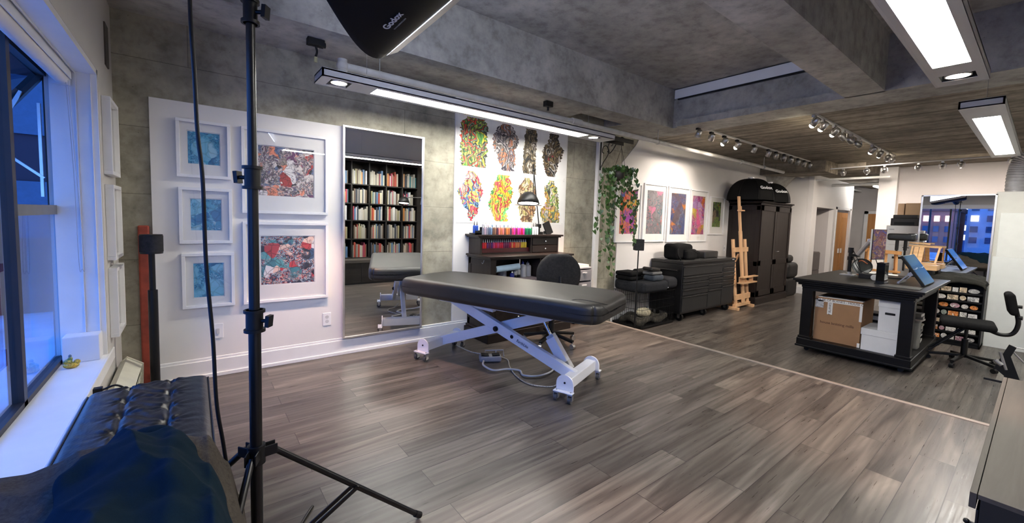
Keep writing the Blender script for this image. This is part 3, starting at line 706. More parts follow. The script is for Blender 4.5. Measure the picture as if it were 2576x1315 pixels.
# pipes along the ceiling
t = thing('sprinkler_pipe', 'long white pipe running under the ceiling from the back wall to the far rooms', 'pipe', (.95, 3.44, 2.45))
MB().cyl((0, 0, 0), (9.0, .04, 0), .030).cyl((9, .04, 0), (15.0, .05, -.02), .024).build('pipe_run', plain('white_pipe_paint', (.55, .54, .52), .4), t)
MB().sphere((0, 0, 0), .045).cyl((0, 0, -.05), (0, 0, .05), .035).build('end_fitting', plain('white_fitting', (.5, .49, .47), .5), t)
MB().cyl((2.55, .01, 0), (2.70, .01, 0), .042).cyl((2.62, .01, -.07), (2.62, .01, 0), .018).build('tee_fitting', plain('white_tee', (.5, .49, .47), .5), t)
MB().cyl((6.9, .03, 0), (6.98, .03, 0), .04).build('coupling', plain('white_coupling', (.55, .54, .52), .5), t)
for x in (.3, 4.3, 7.9):
    MB().cyl((x, .02, .03), (x, .02, .19), .006, n=8).cyl((x-.015, .02, 0), (x+.015, .02, 0), .038).build('hanger', M['steel'], t)
t = thing('pipe', 'thin white pipes crossing behind the column under the far ceiling', 'pipe', (11.2, 2.4, 2.38), 0)
MB().cyl((0, -.4, 0), (0, 1.5, 0), .025).cyl((.9, -.4, -.06), (.9, .8, -.06), .035).build('pipe_run', plain('white_pipe_paint', (.6, .6, .58), .4), t)
MB().cyl((0, .9, 0), (0, .9, .12), .008).build('hanger', M['steel'], t)
t = thing('cable_clamp', 'dark clamp with a dangling plug under the soffit above the ceiling light', 'clamp', (.77, 3.5, 2.62))
MB().box(-.06, .06, -.03, .03, -.05, 0).cyl((-.05, 0, -.04), (.07, 0, -.03), .02).build('bracket', M['black'], t, bevel=.004)
MB().tube([(0, 0, -.05), (.01, 0, -.09), (0, 0, -.13)], .008).build('cord', M['black'], t)
MB().box(-.011, .011, -.008, .008, -.17, -.13).build('plug', plain('yellowed_plug', (.4, .38, .2), .5), t)
t = thing('cable_clamp', 'small dark bracket under the soffit above the pinned drawings', 'clamp', (3.17, 3.5, 2.62))
MB().box(-.05, .05, -.03, .03, -.06, 0).cyl((0, 0, -.10), (0, 0, -.05), .012).build('bracket', M['black'], t, bevel=.004)

# ================================================================ track lighting
def rail(name, p, q, label):
    t = thing(name, label, 'track rail', p); d = Vector(q)-Vector(p)
    MB().bar((0, 0, 0), d, .035, .02).build('rail', M['lamphouse'], t); return t
rail('light_track', (5.45, 3.02, 2.633), (9.98, 3.02, 2.633), 'long white lighting track parallel to the picture wall')
rail('light_track', (5.45, 1.76, 2.633), (10.0, 1.76, 2.633), 'lighting track over the middle of the far room, with bright bulbs')
rail('light_track', (10.2, 2.9, 2.49), (10.7, .2, 2.60), 'lighting track crossing the far end of the room')
def head(x, y, z, aim, lit, label, power=None, blk=True):
    t = thing('track_spotlight', label, 'spotlight', (x, y, z), 0, 'track spotlights')
    d = Vector(aim).normalized()
    MB().box(-.035, .035, -.018, .018, -.03, 0).build('adapter', M['black'] if blk else M['steel'], t, bevel=.003)
    e = Vector((0, 0, -.10)); s = Vector((d.y, -d.x, 0)); s = s.normalized()*.045 if s.length > .01 else Vector((.045, 0, 0))
    mb = MB()
    for k in (-1, 1): mb.bar((0, 0, -.03), e*.55+s*k, .008, .006).bar(e*.55+s*k, e+s*k, .008, .006)
    mb.build('yoke', M['steel'], t)
    bc = e-d*.03
    MB().lathe([(.010, -.05), (.030, -.045), (.036, -.02), (.036, .055), (.034, .055), (.030, .02)], bc, 18, axis=d).build('barrel', M['steel'], t)
    MB().sphere(bc+d*(.050 if lit else .03), .031, n=14, m=8).build('bulb', M['bulb'] if lit else M['ltgrey'], t)
    if lit and power != 0:
        p = Vector((x, y, z))+bc+d*.07
        spot('track_light', p, p+d, power or TRACK_P, (1, .88, .78), 105, .9, .04)
ordn = ['first', 'second', 'third', 'fourth', 'fifth', 'sixth', 'seventh', 'eighth', 'ninth', 'tenth', 'eleventh', 'twelfth']
for i, (x, lit) in enumerate([(5.52, 0), (5.89, 0), (6.27, 1), (6.69, 1), (7.29, 0), (7.86, 0), (8.20, 0), (8.56, 0), (8.90, 0), (9.25, 0), (9.59, 0), (9.92, 0)]):
    aim = [(-.3, .3, -1), (.2, .5, -1), (-.15, .8, -.9), (-.1, .8, -.9), (-.1, .4, -1), (.1, .5, -1), (.4, .5, -1), (.5, .4, -1), (.4, .3, -1), (.3, .5, -1), (.2, .3, -1), (.1, .4, -1)][i]
    head(x, 3.02, 2.623, aim, lit, '%s black and silver spotlight from the left on the picture wall track, %s' % (ordn[i], 'lit' if lit else 'unlit'), 60)
for i, (x, lit, aim) in enumerate([(5.80, 1, (.1, .8, -.9)), (6.10, 1, (.1, .8, -.9)), (6.55, 1, (.2, .8, -.9)), (6.95, 0, (.8, -.3, -.5)), (7.3, 0, (.8, -.3, -.5)), (7.7, 0, (.8, -.4, -.5)), (8.45, 1, (.3, .7, -.8)), (8.95, 1, (.7, .5, -.8)), (9.5, 1, (.8, .3, -.6)), (9.8, 1, (.9, .2, -.6))]):
    head(x, 1.76, 2.623, aim, lit, '%s spotlight from the near end of the middle track, %s' % (ordn[i], 'glowing' if lit else 'unlit'), 62, blk=False)
for i, (y, lit) in enumerate([(2.55, 0), (2.2, 1), (1.95, 0), (1.5, 0), (1.2, 0), (.98, 1), (.42, 1)]):
    head(10.2+(2.9-y)/2.7*.5, y, 2.47+(2.9-y)/2.7*.12, (.8, .1, -.6), lit, '%s spotlight from the left on the crossing track by the far wall, %s' % (ordn[i], 'glowing' if lit else 'unlit'), 62, blk=False)

# ================================================================ leaning mirror
t = thing('leaning_mirror', 'tall aluminium framed mirror standing on the baseboard beside the white panel', 'mirror', (1.475, 3.925, .15))
W, H = .395, 1.945
MB().box(-W, W, -.035, 0, 0, .018).box(-W, W, -.035, 0, H-.018, H).box(-W, -W+.018, -.035, 0, .018, H-.018).box(W-.018, W, -.035, 0, .018, H-.018).build('frame', M['alu'], t, bevel=.002)
MB().box(-W+.018, W-.018, -.024, -.02, .018, H-.018).build('mirror_glass', M['mirror'], t)

# ================================================================ tufted bench
t = thing('tufted_bench', 'long black leather tufted bench along the window sill', 'bench', (-.17, 1.75, 0))
def tuft(q):
    x, y, z = q
    if z > .02:
        d = 0
        for bx in (-.075, .075):
            d += .007*math.exp(-((x-bx)/.008)**2)
            for k in range(-6, 6):
                by = .42+k*.165-.165+.165*.6
                r2 = (x-bx)**2+(y-by)**2
                d += .018*math.exp(-r2/.00045)
                # radiating creases
                a = math.atan2(y-by, x-bx); r = math.sqrt(r2)
                if r < .11: d += .0045*math.exp(-(r/.06)**2)*math.cos(9*a+k)
        for k in range(-6, 6):
            by = .42+k*.165-.165+.165*.6
            d += .0018*math.exp(-((y-by)/.02)**2)
        d += .0022*math.sin(y*85+4*math.sin(x*30)+2*math.sin(y*19))*(.6+.4*math.sin(x*21+1))
        edge = min(1, (0.225-abs(x))/.06); d -= .010*(1-(x/.225)**2)
        return Vector((x, y, z-d*max(0, edge)))
    return q
b = MB(); bl, bw = 1.80, .45
ax = []
# top cushion with a fine grid
b.rbox((0, 0, .375), (bw, bl, .15), .035, (60, 220, 3), 3, deform=tuft); bench = b.build('cushion', M['lthr'], t, merge=True)
MB().box(-.20, .20, -.87, .87, .255, .30).build('seat_frame', M['blkwood'], t, bevel=.005)
for x in (-.17, .17):
    for y in (-.82, .82): MB().cyl((x, y, 0), (x, y, .26), .018, .024, 14).build('leg', M['blackm'], t)
pp = MB()
for x in (-.222, .222): pp.tube([(x, -.87, .435), (x, .87, .435)], .004, curve=False)
pp.build('piping', M['lthr'], t)

# ================================================================ coats heaped on the near end of the bench
def heap(name, label, cat, mat, cx, cy, outline, n=90, m=70, seed=1, base=.445, part='cloth'):
    # outline(u,v)->(x,y,z) surface point; grid draped over the bench end, closed underneath
    t = thing(name, label, cat, (cx, cy, base))
    vs = []; fs = []
    for i in range(n+1):
        for j in range(m+1):
            vs.append(Vector(outline(i/n, j/m))-Vector((cx, cy, base)))
    for i in range(n):
        for j in range(m): fs.append((i*(m+1)+j, (i+1)*(m+1)+j, (i+1)*(m+1)+j+1, i*(m+1)+j+1))
    mb = MB(); mb.add(vs, fs, True); o = mb.build(part, mat, t)
    so = o.modifiers.new('thick', 'SOLIDIFY'); so.thickness = .012; so.offset = -1
    return t
def fold(x, y, s, amp):
    p = Vector((x*5+s, y*5, s*2.1))
    a = noise.noise(p)*1.0+.5*noise.noise(p*2.1)+.22*noise.noise(p*4.7)
    r = 1-abs(noise.noise(Vector((x*4.5+s*3, y*3.2+x*2, s))))*2.6
    return amp*(a+.55*r)
def prof(x, pts):
    for (a, za), (b_, zb) in zip(pts[:-1], pts[1:]):
        if a <= x <= b_:
            k = (x-a)/(b_-a); k = k*k*(3-2*k); return za+(zb-za)*k
    return pts[0][1] if x < pts[0][0] else pts[-1][1]
GP = [(-.42, .655), (-.30, .665), (-.16, .69), (-.06, .67), (.02, .62), (.07, .54), (.105, .42), (.125, .28), (.13, .14)]
def gz(x, y):
    z = prof(x, GP)
    k = min(1, max(0, (1.57-y)/.10)); back = k*k*(3-2*k)
    z = .452+(z-.452)*(.12+.88*back) if x < .06 else z*(.6+.4*back)
    return z+fold(x, y, 3.3, .030)*(1 if x < .05 else max(.2, 1-(x-.05)*12))*(.3+.7*back)
def grey(u, v):
    x = -.425+u*.545; y = .72+v*.86
    if x > .08: x = .08+(x-.08)*.9
    return (x, y-.02*math.sin(x*14), gz(x, y))
heap('jacket', 'grey felt coat heaped over the near end of the leather bench', 'coat', M['felt'], -.15, 1.2, grey, n=140, m=150, seed=3, part='cloth')
def navy(u, v):
    # a fleece thrown diagonally, peak near the bench middle, falling towards the right and the camera
    y = .70+v*.83
    xl = prof(y, [(.70, -.34), (1.0, -.28), (1.25, -.24), (1.42, -.21), (1.55, -.13), (1.60, -.10)])
    xr = prof(y, [(.70, .105), (1.0, .09), (1.2, .055), (1.36, .0), (1.48, -.045), (1.60, -.07)])
    x = xl+(xr-xl)*u
    x += .012*math.sin(y*23)*(1-u)
    lift = math.sin(PI*min(1, max(0, u)))**.7*.030*math.sin(PI*min(1, max(0, v*.93+.07)))**.5
    r_f = abs(math.sin((x*1.0+y*.55)*21+2.5*noise.noise(Vector((x*4, y*4, 2)))))
    z = gz(x, y+.01)+.012+lift+.024*(1-r_f)*math.sin(PI*min(1, max(0, u)))**.5+.008*noise.noise(Vector((x*18, y*18, 5)))
    return (x, y, z)
nv = heap('fleece', 'dark navy fleece thrown over the grey coat on the bench', 'fleece', M['navy'], -.12, 1.2, navy, n=120, m=150, seed=8)
MB().sphere((-.105, 1.505, .225), .05, .028, .022).build('collar_tab', M['navy'], nv)
for c_ in nv.children:
    if c_.name.startswith('collar'): c_.location = (.12, -1.2, 0)

# ================================================================ tripod light stand with the softbox lamp
SX, SY = .150, 1.50
t = thing('light_stand', 'tall black tripod light stand in the foreground', 'light stand', (SX, SY, 0))
MB().cyl((0, 0, .10), (0, 0, .95), .0175).build('lower_tube', M['blackm'], t)
MB().cyl((0, 0, .95), (0, 0, 1.41), .0150).build('middle_tube', M['blackm'], t)
MB().cyl((0, 0, 1.41), (0, 0, 1.90), .0125).build('upper_tube', M['blackm'], t)
MB().cyl((0, 0, 1.90), (0, 0, 2.14), .009).build('top_tube', M['blackm'], t)
for z, r in ((.965, .024), (1.41, .022), (1.90, .019)):
    c = MB().cyl((0, 0, z-.035), (0, 0, z+.035), r).cyl((0, 0, z-.035), (0, 0, z-.026), r+.006).cyl((0, 0, z+.026), (0, 0, z+.035), r+.006).build('collar', M['black'], t)
    s = Vector((.72, -.55, 0))*(1 if z != 1.41 else -1)
    MB().cyl(s*.02+Vector((0, 0, z)), s*.048+Vector((0, 0, z)), .006).bar(s*.048+Vector((0, 0, z-.018)), s*.052+Vector((0, 0, z+.018)), .026, .012, up=s).build('knob', M['black'], c)
hub = MB().cyl((0, 0, .50), (0, 0, .56), .026)
feet = []
for k, a in enumerate((6.8, 126.8, 246.8)):
    d = Vector((math.cos(math.radians(a)), math.sin(math.radians(a)), 0)); sd = Vector((-d.y, d.x, 0))
    for q in (-1, 1): hub.bar(d*.015+sd*q*.014+Vector((0, 0, .535)), d*.058+sd*q*.014+Vector((0, 0, .535)), .005, .034)
    feet.append(d)
hub.build('leg_bracket', M['black'], t, bevel=.002)
lh = MB().cyl((0, 0, .115), (0, 0, .155), .024)
for d in feet: lh.bar(d*.01+Vector((0, 0, .135)), d*.05+Vector((0, 0, .135)), .03, .025)
lh.build('brace_bracket', M['black'], t, bevel=.002)
for d in feet:
    sc = 1.0
    l = MB().tube([d*.045+Vector((0, 0, .535)), d*.61*sc+Vector((0, 0, .014))], .0105, n=14, curve=False).build('leg', M['blackm'], t)
    MB().tube([d*.59*sc+Vector((0, 0, .031)), d*.615*sc+Vector((0, 0, .012))], .0135, n=14, curve=False).build('rubber_foot', M['black'], l)
    sd = Vector((-d.y, d.x, 0)); mm = d*.33+Vector((0, 0, .275)); br = MB()
    for q in (-1, 1): br.bar(d*.04+sd*q*.013+Vector((0, 0, .135)), mm+sd*q*.013, .005, .014)
    br.cyl(mm-sd*.018, mm+sd*.018, .004, n=8)
    br.build('brace', M['blackm'], t)
# softbox
def cw(x, y, z): return Vector((0, 0, CAM_H))+r_*x+u_*y+f_*z
SA = cw(-.602, .934, 2.0); AB = r_*.587+u_*.116+f_*-.534; AB = AB*.85; SN = (r_*.5+u_*.55+f_*.67).normalized()
AC = SN.cross(AB).normalized()*.54
if AC.dot(u_) < 0: AC = -AC
SC = SA+AB/2+AC/2; APX = SC-SN*.40
t = thing('softbox', 'black softbox with white lettering and pale rim on the tall light stand', 'softbox', SC)
def rim(s):
    s = s % 4; k = int(s); f = s-k
    P = [SA, SA+AB, SA+AB+AC, SA+AC, SA]
    return P[k].lerp(P[k+1], f)
def sbp(s, t_):
    p = rim(s); ring = APX+(p-SC)*.16
    q = p.lerp(ring, t_)
    out = (p-SC); out = (out-SN*out.dot(SN)).normalized()
    f = s % 1
    return q+out*math.sin(PI*t_**.8)*(.045+.05*abs(2*f-1)**2)-SN*0-SC
vs = []; fs = []; NS, NT = 64, 16
for i in range(NS):
    for j in range(NT+1): vs.append(sbp(4*i/NS, j/NT))
for i in range(NS):
    for j in range(NT): a = i*(NT+1)+j; b2 = ((i+1) % NS)*(NT+1)+j; fs.append((a, b2, b2+1, a+1))
MB().add(vs, fs, True).build('fabric_shell', M['softfab'], t)
vs = []; fs = []
for i in range(NS):
    p = rim(4*i/NS)-SC; o_ = p.normalized()
    vs += [p-SN*.006+o_*.004, p+SN*.07+o_*.006, p+SN*.07-o_*.012]
for i in range(NS):
    a, b2 = i*3, ((i+1) % NS)*3; fs += [(a, b2, b2+1, a+1), (a+1, b2+1, b2+2, a+2)]
MB().add(vs, fs).build('rim_strip', plain('grey_rim_tape', (.45, .44, .43), .5), t)
P4 = [SA-SC, SA+AB-SC, SA+AB+AC-SC, SA+AC-SC]
MB().add([p*.985+SN*.030 for p in P4], [(0, 1, 2, 3)]).build('diffuser', emis('lit_diffuser', (.68, .76, 1.0), SOFT_E), t)
hd = MB().cyl(APX-SC+SN*.03, APX-SC-SN*.13, .06).cyl(APX-SC-SN*.13, APX-SC-SN*.15, .05); hd.build('lamp_head', M['black'], t)
MB().bar(APX-SC-SN*.10, Vector((SX, SY, 2.14))-SC, .02, .03).build('tilt_bracket', M['black'], t)
cen = sbp(.42, .40); nx = (sbp(.50, .40)-sbp(.34, .40)).normalized(); ny = (sbp(.42, .46)-sbp(.42, .34)).normalized()
nn = nx.cross(ny); 
if nn.dot(-f_) < 0: nn = -nn
text_mesh('logo_lettering', 'Godox', .042, plain('white_print', (.6, .6, .6), .5), t, cen+nn*.006, nx, nn.cross(nx), bold=.0008)
text_mesh('small_lettering', 'WWW.GODOX.COM', .009, plain('grey_print', (.25, .25, .25), .5), t, cen+nn*.007-nn.cross(nx)*.034, nx, nn.cross(nx))
o = MB().tube([(.19, 1.47, 2.10), (.10, 1.53, 2.28), (.015, 1.6, 2.15), (.008, 1.6, 1.93), (.015, 1.6, 1.70), (.019, 1.6, 1.545), (.029, 1.6, 1.40), (.033, 1.6, 1.14), (.046, 1.6, .90), (.052, 1.6, .69), (.066, 1.6, .56), (.085, 1.61, .40), (.13, 1.66, .15), (.24, 1.70, .012), (.40, 1.9, .009)], .0058, n=10, k=8).build('hanging_cable', M['black'])
tag(o, 'black power cable hanging down from the softbox lamp beside the stand', 'cable')
# ================================================================ treatment table
TH = math.radians(-70)
t = thing('treatment_table', 'long black vinyl treatment table on white scissor lift legs in the middle of the room', 'treatment table', (2.13, 2.755, 0), TH)
def cush(q):
    x, y, z = q
    if z < 0: return q
    return Vector((x, y, z-.012*(abs(x)/.95)**4+.004*math.sin(x*6+y*9)*(1-abs(y)/.4)))
def corner_round(q):
    x, y, z = q
    R = .13; hx, hy = .95, .365
    ix = max(-hx+R, min(hx-R, x)); iy = max(-hy+R, min(hy-R, y))
    dx, dy = x-ix, y-iy
    if abs(dx) > 1e-6 and abs(dy) > 1e-6:
        m_ = max(abs(dx), abs(dy)); l = math.hypot(dx, dy); k = m_/l
        x, y = ix+dx*k, iy+dy*k
    return cush(Vector((x, y, z)))
cu = MB().rbox((-.02, -.02, .682), (1.90, .73, .155), .045, 26, 4, deform=corner_round).build('cushion', M['vinyl'], t, merge=True)
MB().tube([(.66, -.365, .735), (.74, -.30, .762), (.86, -.27, .757), (.93, -.20, .735)], .0022, n=6).tube([(.93, -.30, .74), (.948, -.10, .64)], .0018, n=6).build('seam', M['vinyl'], cu)
MB().box(-.80, .80, -.27, .27, .585, .607).build('deck', M['black'], t)
WM = M['wmetal']
MB().bar((.66, -.075, .125), (-.60, -.075, .585), .045, .085).build('lift_arm', WM, t, bevel=.004)
MB().bar((-.78, .0, .115), (.40, .0, .545), .045, .085).build('lift_arm', WM, t, bevel=.004)
MB().bar((-.30, -.075, .548), (-.10, -.075, .535), .05, .05).bar((.10, 0, .565), (.46, 0, .555), .05, .05).box(-.62, .5, -.20, -.17, .56, .585).box(-.62, .5, .17, .20, .56, .585).build('upper_bracket', WM, t, bevel=.003)
MB().cyl((-.065, -.112, .375), (-.065, -.095, .375), .022).cyl((-.065, -.118, .375), (-.065, -.112, .375), .013).build('pivot_bolt', M['black'], t)
MB().cyl((-.105, -.103, .538), (-.105, -.099, .538), .009, n=10).build('bolt', M['steel'], t)
for sx, L in ((.66, .25), (-.76, .235)):
    MB().box(sx-.04, sx+.04, -L, L, .085, .165).build('foot_bar', WM, t, bevel=.004)
    for sg in (-1, 1):
        y = sg*(L+.006); P = []
        for k in range(17):
            a = PI*k/16; P.append((.068*math.cos(a), .068*math.sin(a)))
        P = [(.068, -.045)]+P+[(-.068, -.045)]
        ep = MB().prism(P, -.006, .006, M=Matrix.Translation((sx, y, .125)) @ Matrix.Rotation(PI/2, 4, 'X'))
        ep.box(sx-.075, sx+.075, min(y, y+sg*.045), max(y, y+sg*.045), .072, .080)
        e = ep.build('end_plate', WM, t, bevel=.002)
        bb = MB().cyl((sx, y+sg*.006, .135), (sx, y+sg*.010, .135), .008, n=8)
        bb.build('bolt', M['blackm'], e)
        for dx in (-.055, .055):
            c = Vector((sx+dx, y+sg*.022, 0))
            k_ = MB().cyl((c.x-.012, c.y, .026), (c.x+.012, c.y, .026), .026, n=18).build('caster_wheel', plain('grey_rubber', (.06, .06, .06), .4), t)
            MB().bar((c.x-.016, c.y, .022), (c.x-.016, c.y+.004, .070), .003, .03).bar((c.x+.016, c.y, .022), (c.x+.016, c.y+.004, .070), .003, .03).box(c.x-.02, c.x+.02, c.y-.018, c.y+.018, .064, .070).cyl((c.x-.014, c.y, .026), (c.x+.014, c.y, .026), .011, n=10).build('caster_fork', M['chrome'], k_)
            MB().cyl((c.x, c.y, .079), (c.x, c.y, .084), .006, n=6).build('bolt', M['steel'], e)
MB().cyl((.285, .06, .50), (.39, .06, .335), .013).build('actuator_rod', M['chrome'], t)
MB().bar((.37, .06, .365), (.555, .06, .115), .055, .07, up=(.7, 0, .6)).build('actuator_body', M['ltgrey'], t, bevel=.004)
MB().bar((.405, .005, .36), (.53, .005, .185), .06, .085, up=(.7, 0, .6)).build('motor_box', M['wmetal'], t, bevel=.006)
ub = Vector((1.26, 0, -.46)).normalized()
text_mesh('logo_lettering', 'EarthLite', .032, M['black'], t, (.20, -.099, .293), ub, (.35, 0, .94))
MB().cyl((.095, -.099, .334), (.095, -.0982, .334), .016, n=16).build('logo_mark', M['black'], t)

t = thing('foot_pedal', 'grey foot control lying on the floor under the treatment table', 'foot pedal', (2.14, 3.03, 0), math.radians(-28))
MB().rbox((0, 0, .028), (.20, .10, .05), .015, 3, 2).build('body', M['greyplastic'], t)
for x in (-.05, .05): MB().obox((x, -.0, .058), (.07, .07, .012), (0, .12 if x < 0 else -.12, 0)).build('pedal', M['black'], t, bevel=.003)
gd = MB(); gd.tube([(-.04, .05, .03), (-.04, .07, .075), (.13, .07, .075), (.13, .02, .03)], .006, curve=False).tube([(.06, .05, .03), (.06, .07, .075)], .006, curve=False)
gd.build('guard', M['greyplastic'], t)
o = MB().tube([(2.04, 2.99, .03), (1.98, 2.90, .03), (2.0, 2.78, .02), (2.12, 2.74, .018), (2.19, 2.66, .016), (2.15, 2.56, .016), (2.25, 2.48, .016), (2.42, 2.50, .018), (2.50, 2.58, .05)], .008, n=10, k=8).build('coiled_cord', M['ltgrey'])
tag(o, 'grey coiled cord from the foot control to the lift motor', 'cord')
o = MB().tube([(2.03, 3.46, .05), (2.12, 3.30, .008), (2.24, 3.12, .008), (2.28, 2.96, .008), (2.19, 2.80, .008), (2.11, 2.62, .008), (2.08, 2.44, .008), (2.13, 2.33, .008), (2.23, 2.27, .008), (2.29, 2.28, .06)], .005, n=8, k=8).build('power_cord', plain('pale_braided_cord', (.42, .40, .36), .6, var=.5, vs=120))
tag(o, 'thin pale braided cord looping across the floor under the treatment table', 'cord')

# ================================================================ desk with hutch
t = thing('writing_desk', 'dark wood desk under the pinned drawings', 'desk', (3.0, 3.70, 0))
def L(mb, dx, dy, dz=0):
    mb.v = [(a-dx, b-dy, c-dz) for a, b, c in mb.v]; return mb
def D(mb): return L(mb, 3.0, 3.70)
DW, DZ = M['dkwood'], M['dkwoodz']
D(MB().box(2.395, 3.615, 3.435, 3.915, .888, .910).box(2.41, 3.60, 3.45, 3.915, .872, .888)).build('desk_top', DW, t, bevel=.004)
D(MB().box(2.435, 2.46, 3.48, 3.915, .10, .872).box(2.43, 2.50, 3.475, 3.50, .10, .872).box(2.43, 2.438, 3.86, 3.915, .1, .87).box(2.43, 2.438, 3.5, 3.9, .80, .872).box(2.43, 2.438, 3.5, 3.9, .1, .2)).build('side_panel', DZ, t, bevel=.002)
D(MB().box(3.55, 3.58, 3.48, 3.915, .10, .872)).build('side_panel', DZ, t, bevel=.002)
D(MB().box(2.46, 3.55, 3.90, 3.915, .10, .872)).build('back_panel', DW, t)
D(MB().box(2.46, 3.13, 3.49, 3.90, .605, .622)).build('shelf', DW, t)
D(MB().box(3.12, 3.14, 3.49, 3.90, .10, .872)).build('divider', DZ, t)
dr = D(MB().box(3.145, 3.545, 3.478, 3.495, .12, .865)).build('door', DZ, t, bevel=.003)
D(MB().box(3.20, 3.49, 3.470, 3.48, .18, .81)).build('door_panel', DZ, dr, bevel=.006)
for z0, z1 in ((.12, .35), (.36, .595)):
    dd = D(MB().box(2.505, 3.115, 3.478, 3.50, z0, z1)).build('drawer', DW, t, bevel=.003)
    D(MB().sphere((2.81, 3.465, (z0+z1)/2), .014, n=12, m=8)).build('drawer_knob', M['steel'], dd)
D(MB().box(2.39, 3.61, 3.44, 3.915, 0, .10).box(2.41, 3.595, 3.455, 3.915, .10, .125)).build('plinth', DW, t, bevel=.006)
D(MB().tube([(2.43, 3.60, .86), (2.42, 3.60, .835), (2.425, 3.62, .82), (2.43, 3.645, .83)], .003, n=6)).build('hook', M['steel'], t)

t = thing('desk_hutch', 'low dark wood hutch with two drawers standing on the desk', 'hutch', (3.0, 3.80, .91))
def Hh(mb): return L(mb, 3.0, 3.80, .91)
Hh(MB().box(2.385, 3.645, 3.655, 3.925, 1.105, 1.125).box(2.41, 3.62, 3.67, 3.925, 1.09, 1.105)).build('hutch_top', DW, t, bevel=.004)
for a, b in ((2.435, 2.46), (3.145, 3.165), (3.57, 3.595)): Hh(MB().box(a, b, 3.69, 3.92, .91, 1.09)).build('upright', DZ, t, bevel=.002)
Hh(MB().box(2.46, 3.57, 3.905, 3.92, .91, 1.09).box(2.46, 3.145, 3.70, 3.90, .91, .925)).build('back_panel', DW, t)
for z0, z1 in ((.915, .998), (1.003, 1.086)):
    dd = Hh(MB().box(3.17, 3.565, 3.685, 3.70, z0, z1)).build('drawer', DW, t, bevel=.003)
    Hh(MB().lathe([(.002, .0), (.006, -.008), (.012, -.014), (.010, -.022), (.001, -.024)], (3.365, 3.685, (z0+z1)/2), 12, axis=(0, 1, 0))).build('drawer_knob', M['chrome'], dd)

# ink bottles
inkm = {}
def ink(col):
    k = tuple(col)
    if k not in inkm: inkm[k] = plain('ink', col, .15, var=.05)
    return inkm[k]
capw = plain('clear_nozzle', (.55, .55, .53), .3); capb = plain('black_cap', (.02, .02, .02), .3)
bm = MB().lathe([(.0135, 0), (.0140, .003), (.0140, .058), (.0125, .066), (.006, .070)], (0, 0, 0), 14)
def bottle(x, y, z, col, label, group, h=1.0, cap=None, r=1.0):
    o = bm.build('ink_bottle', ink(col)); o.location = (x, y, z); o.scale = (r, r, h)
    tag(o, label, 'bottle', group)
    MB().lathe([(.0065, .069), (.0065, .076), (.0045, .080), (.0022, .104), (.0010, .106)], (0, 0, 0), 10).build('nozzle', cap or capw, o)
    return o
CN = {'grey': (.22, .22, .26), 'mauve': (.45, .33, .38), 'slate': (.10, .13, .20), 'blue grey': (.16, .24, .36), 'brown': (.16, .08, .05), 'tan brown': (.28, .14, .08),
      'dark plum': (.08, .03, .05), 'salmon': (.72, .20, .17), 'rust': (.50, .16, .06), 'orange': (.80, .26, .07), 'dark violet': (.10, .06, .10), 'rose': (.70, .06, .16),
      'maroon': (.22, .03, .07), 'hot pink': (.85, .05, .40), 'magenta': (.70, .04, .28), 'crimson': (.60, .02, .05), 'dark green': (.015, .10, .05), 'green': (.02, .22, .08),
      'white': (.75, .76, .76), 'red': (.72, .03, .05), 'purple': (.14, .03, .14), 'scarlet': (.80, .06, .03), 'yellow': (.80, .58, .04), 'blue': (.03, .08, .38)}
top = ['grey', 'mauve', 'grey', 'slate', 'blue grey', 'brown', 'tan brown', 'dark plum', 'salmon', 'rust', 'salmon', 'brown', 'orange', 'rust', 'dark violet', 'rose', 'hot pink', 'maroon', 'hot pink', 'magenta', 'crimson', 'hot pink', 'dark green', 'green', 'dark green', 'green']
big = ['leftmost', 'second from left', 'third from left', 'fourth from left', 'fifth from left', 'sixth from left', 'seventh from left', 'eighth from left', 'ninth from left', 'tenth from left', 'eleventh from left', 'twelfth from left', 'thirteenth from left']
def nth(i, n):
    if i < 13: return big[i]
    j = n-1-i
    return 'rightmost' if j == 0 else ['', 'second', 'third', 'fourth', 'fifth', 'sixth', 'seventh', 'eighth', 'ninth', 'tenth', 'eleventh', 'twelfth', 'thirteenth'][j]+' from right'
# stepped rack on the hutch
t = thing('bottle_rack', 'black stepped rack holding the ink bottles on the hutch', 'rack', (2.85, 3.80, 1.125))
L(MB().box(2.455, 3.24, 3.735, 3.86, 1.125, 1.165).box(2.455, 3.24, 3.728, 3.735, 1.125, 1.205), 2.85, 3.80, 1.125).build('step', M['black'], t)
L(MB().box(2.375, 2.455, 3.70, 3.82, 1.125, 1.14).box(2.375, 2.455, 3.70, 3.706, 1.125, 1.165), 2.85, 3.80, 1.125).build('side_tray', M['black'], t)
for i, c in enumerate(top): bottle(2.477+i*.0268, 3.705, 1.125, CN[c], '%s ink bottle in the front row on the hutch, %s' % (c, nth(i, 26)), 'ink bottles on the hutch', 1.12, r=.93)
for i in range(25):
    c = ['white', 'grey', 'white', 'mauve', 'white', 'blue grey'][i % 6]
    bottle(2.49+i*.029, 3.77, 1.165, CN[c], 'white capped ink bottle in the raised rear row on the hutch, %s' % nth(i, 25), 'rear row ink bottles', 1.0, r=.95, cap=capw)
for i in range(3): bottle(3.185+i*.031, 3.70, 1.125, CN['white'], 'tall white ink bottle at the right end of the hutch row, %s' % ['left one', 'middle one', 'right one'][i], 'tall white bottles', 1.32, cap=capb)
for i in range(2): bottle(2.40+i*.034, 3.76, 1.14, CN['blue'], 'tall blue bottle in the tray at the left end of the hutch, %s' % ['outer one', 'inner one'][i], 'blue bottles', 1.2, cap=capb, r=1.1)
low = ['red', 'red', 'scarlet', 'purple', 'maroon', 'purple', 'rose', 'red', 'rose', 'red', 'red', 'maroon', 'maroon', 'maroon', 'crimson', 'orange', 'scarlet', 'orange', 'orange', 'rust', 'yellow', 'yellow', 'yellow']
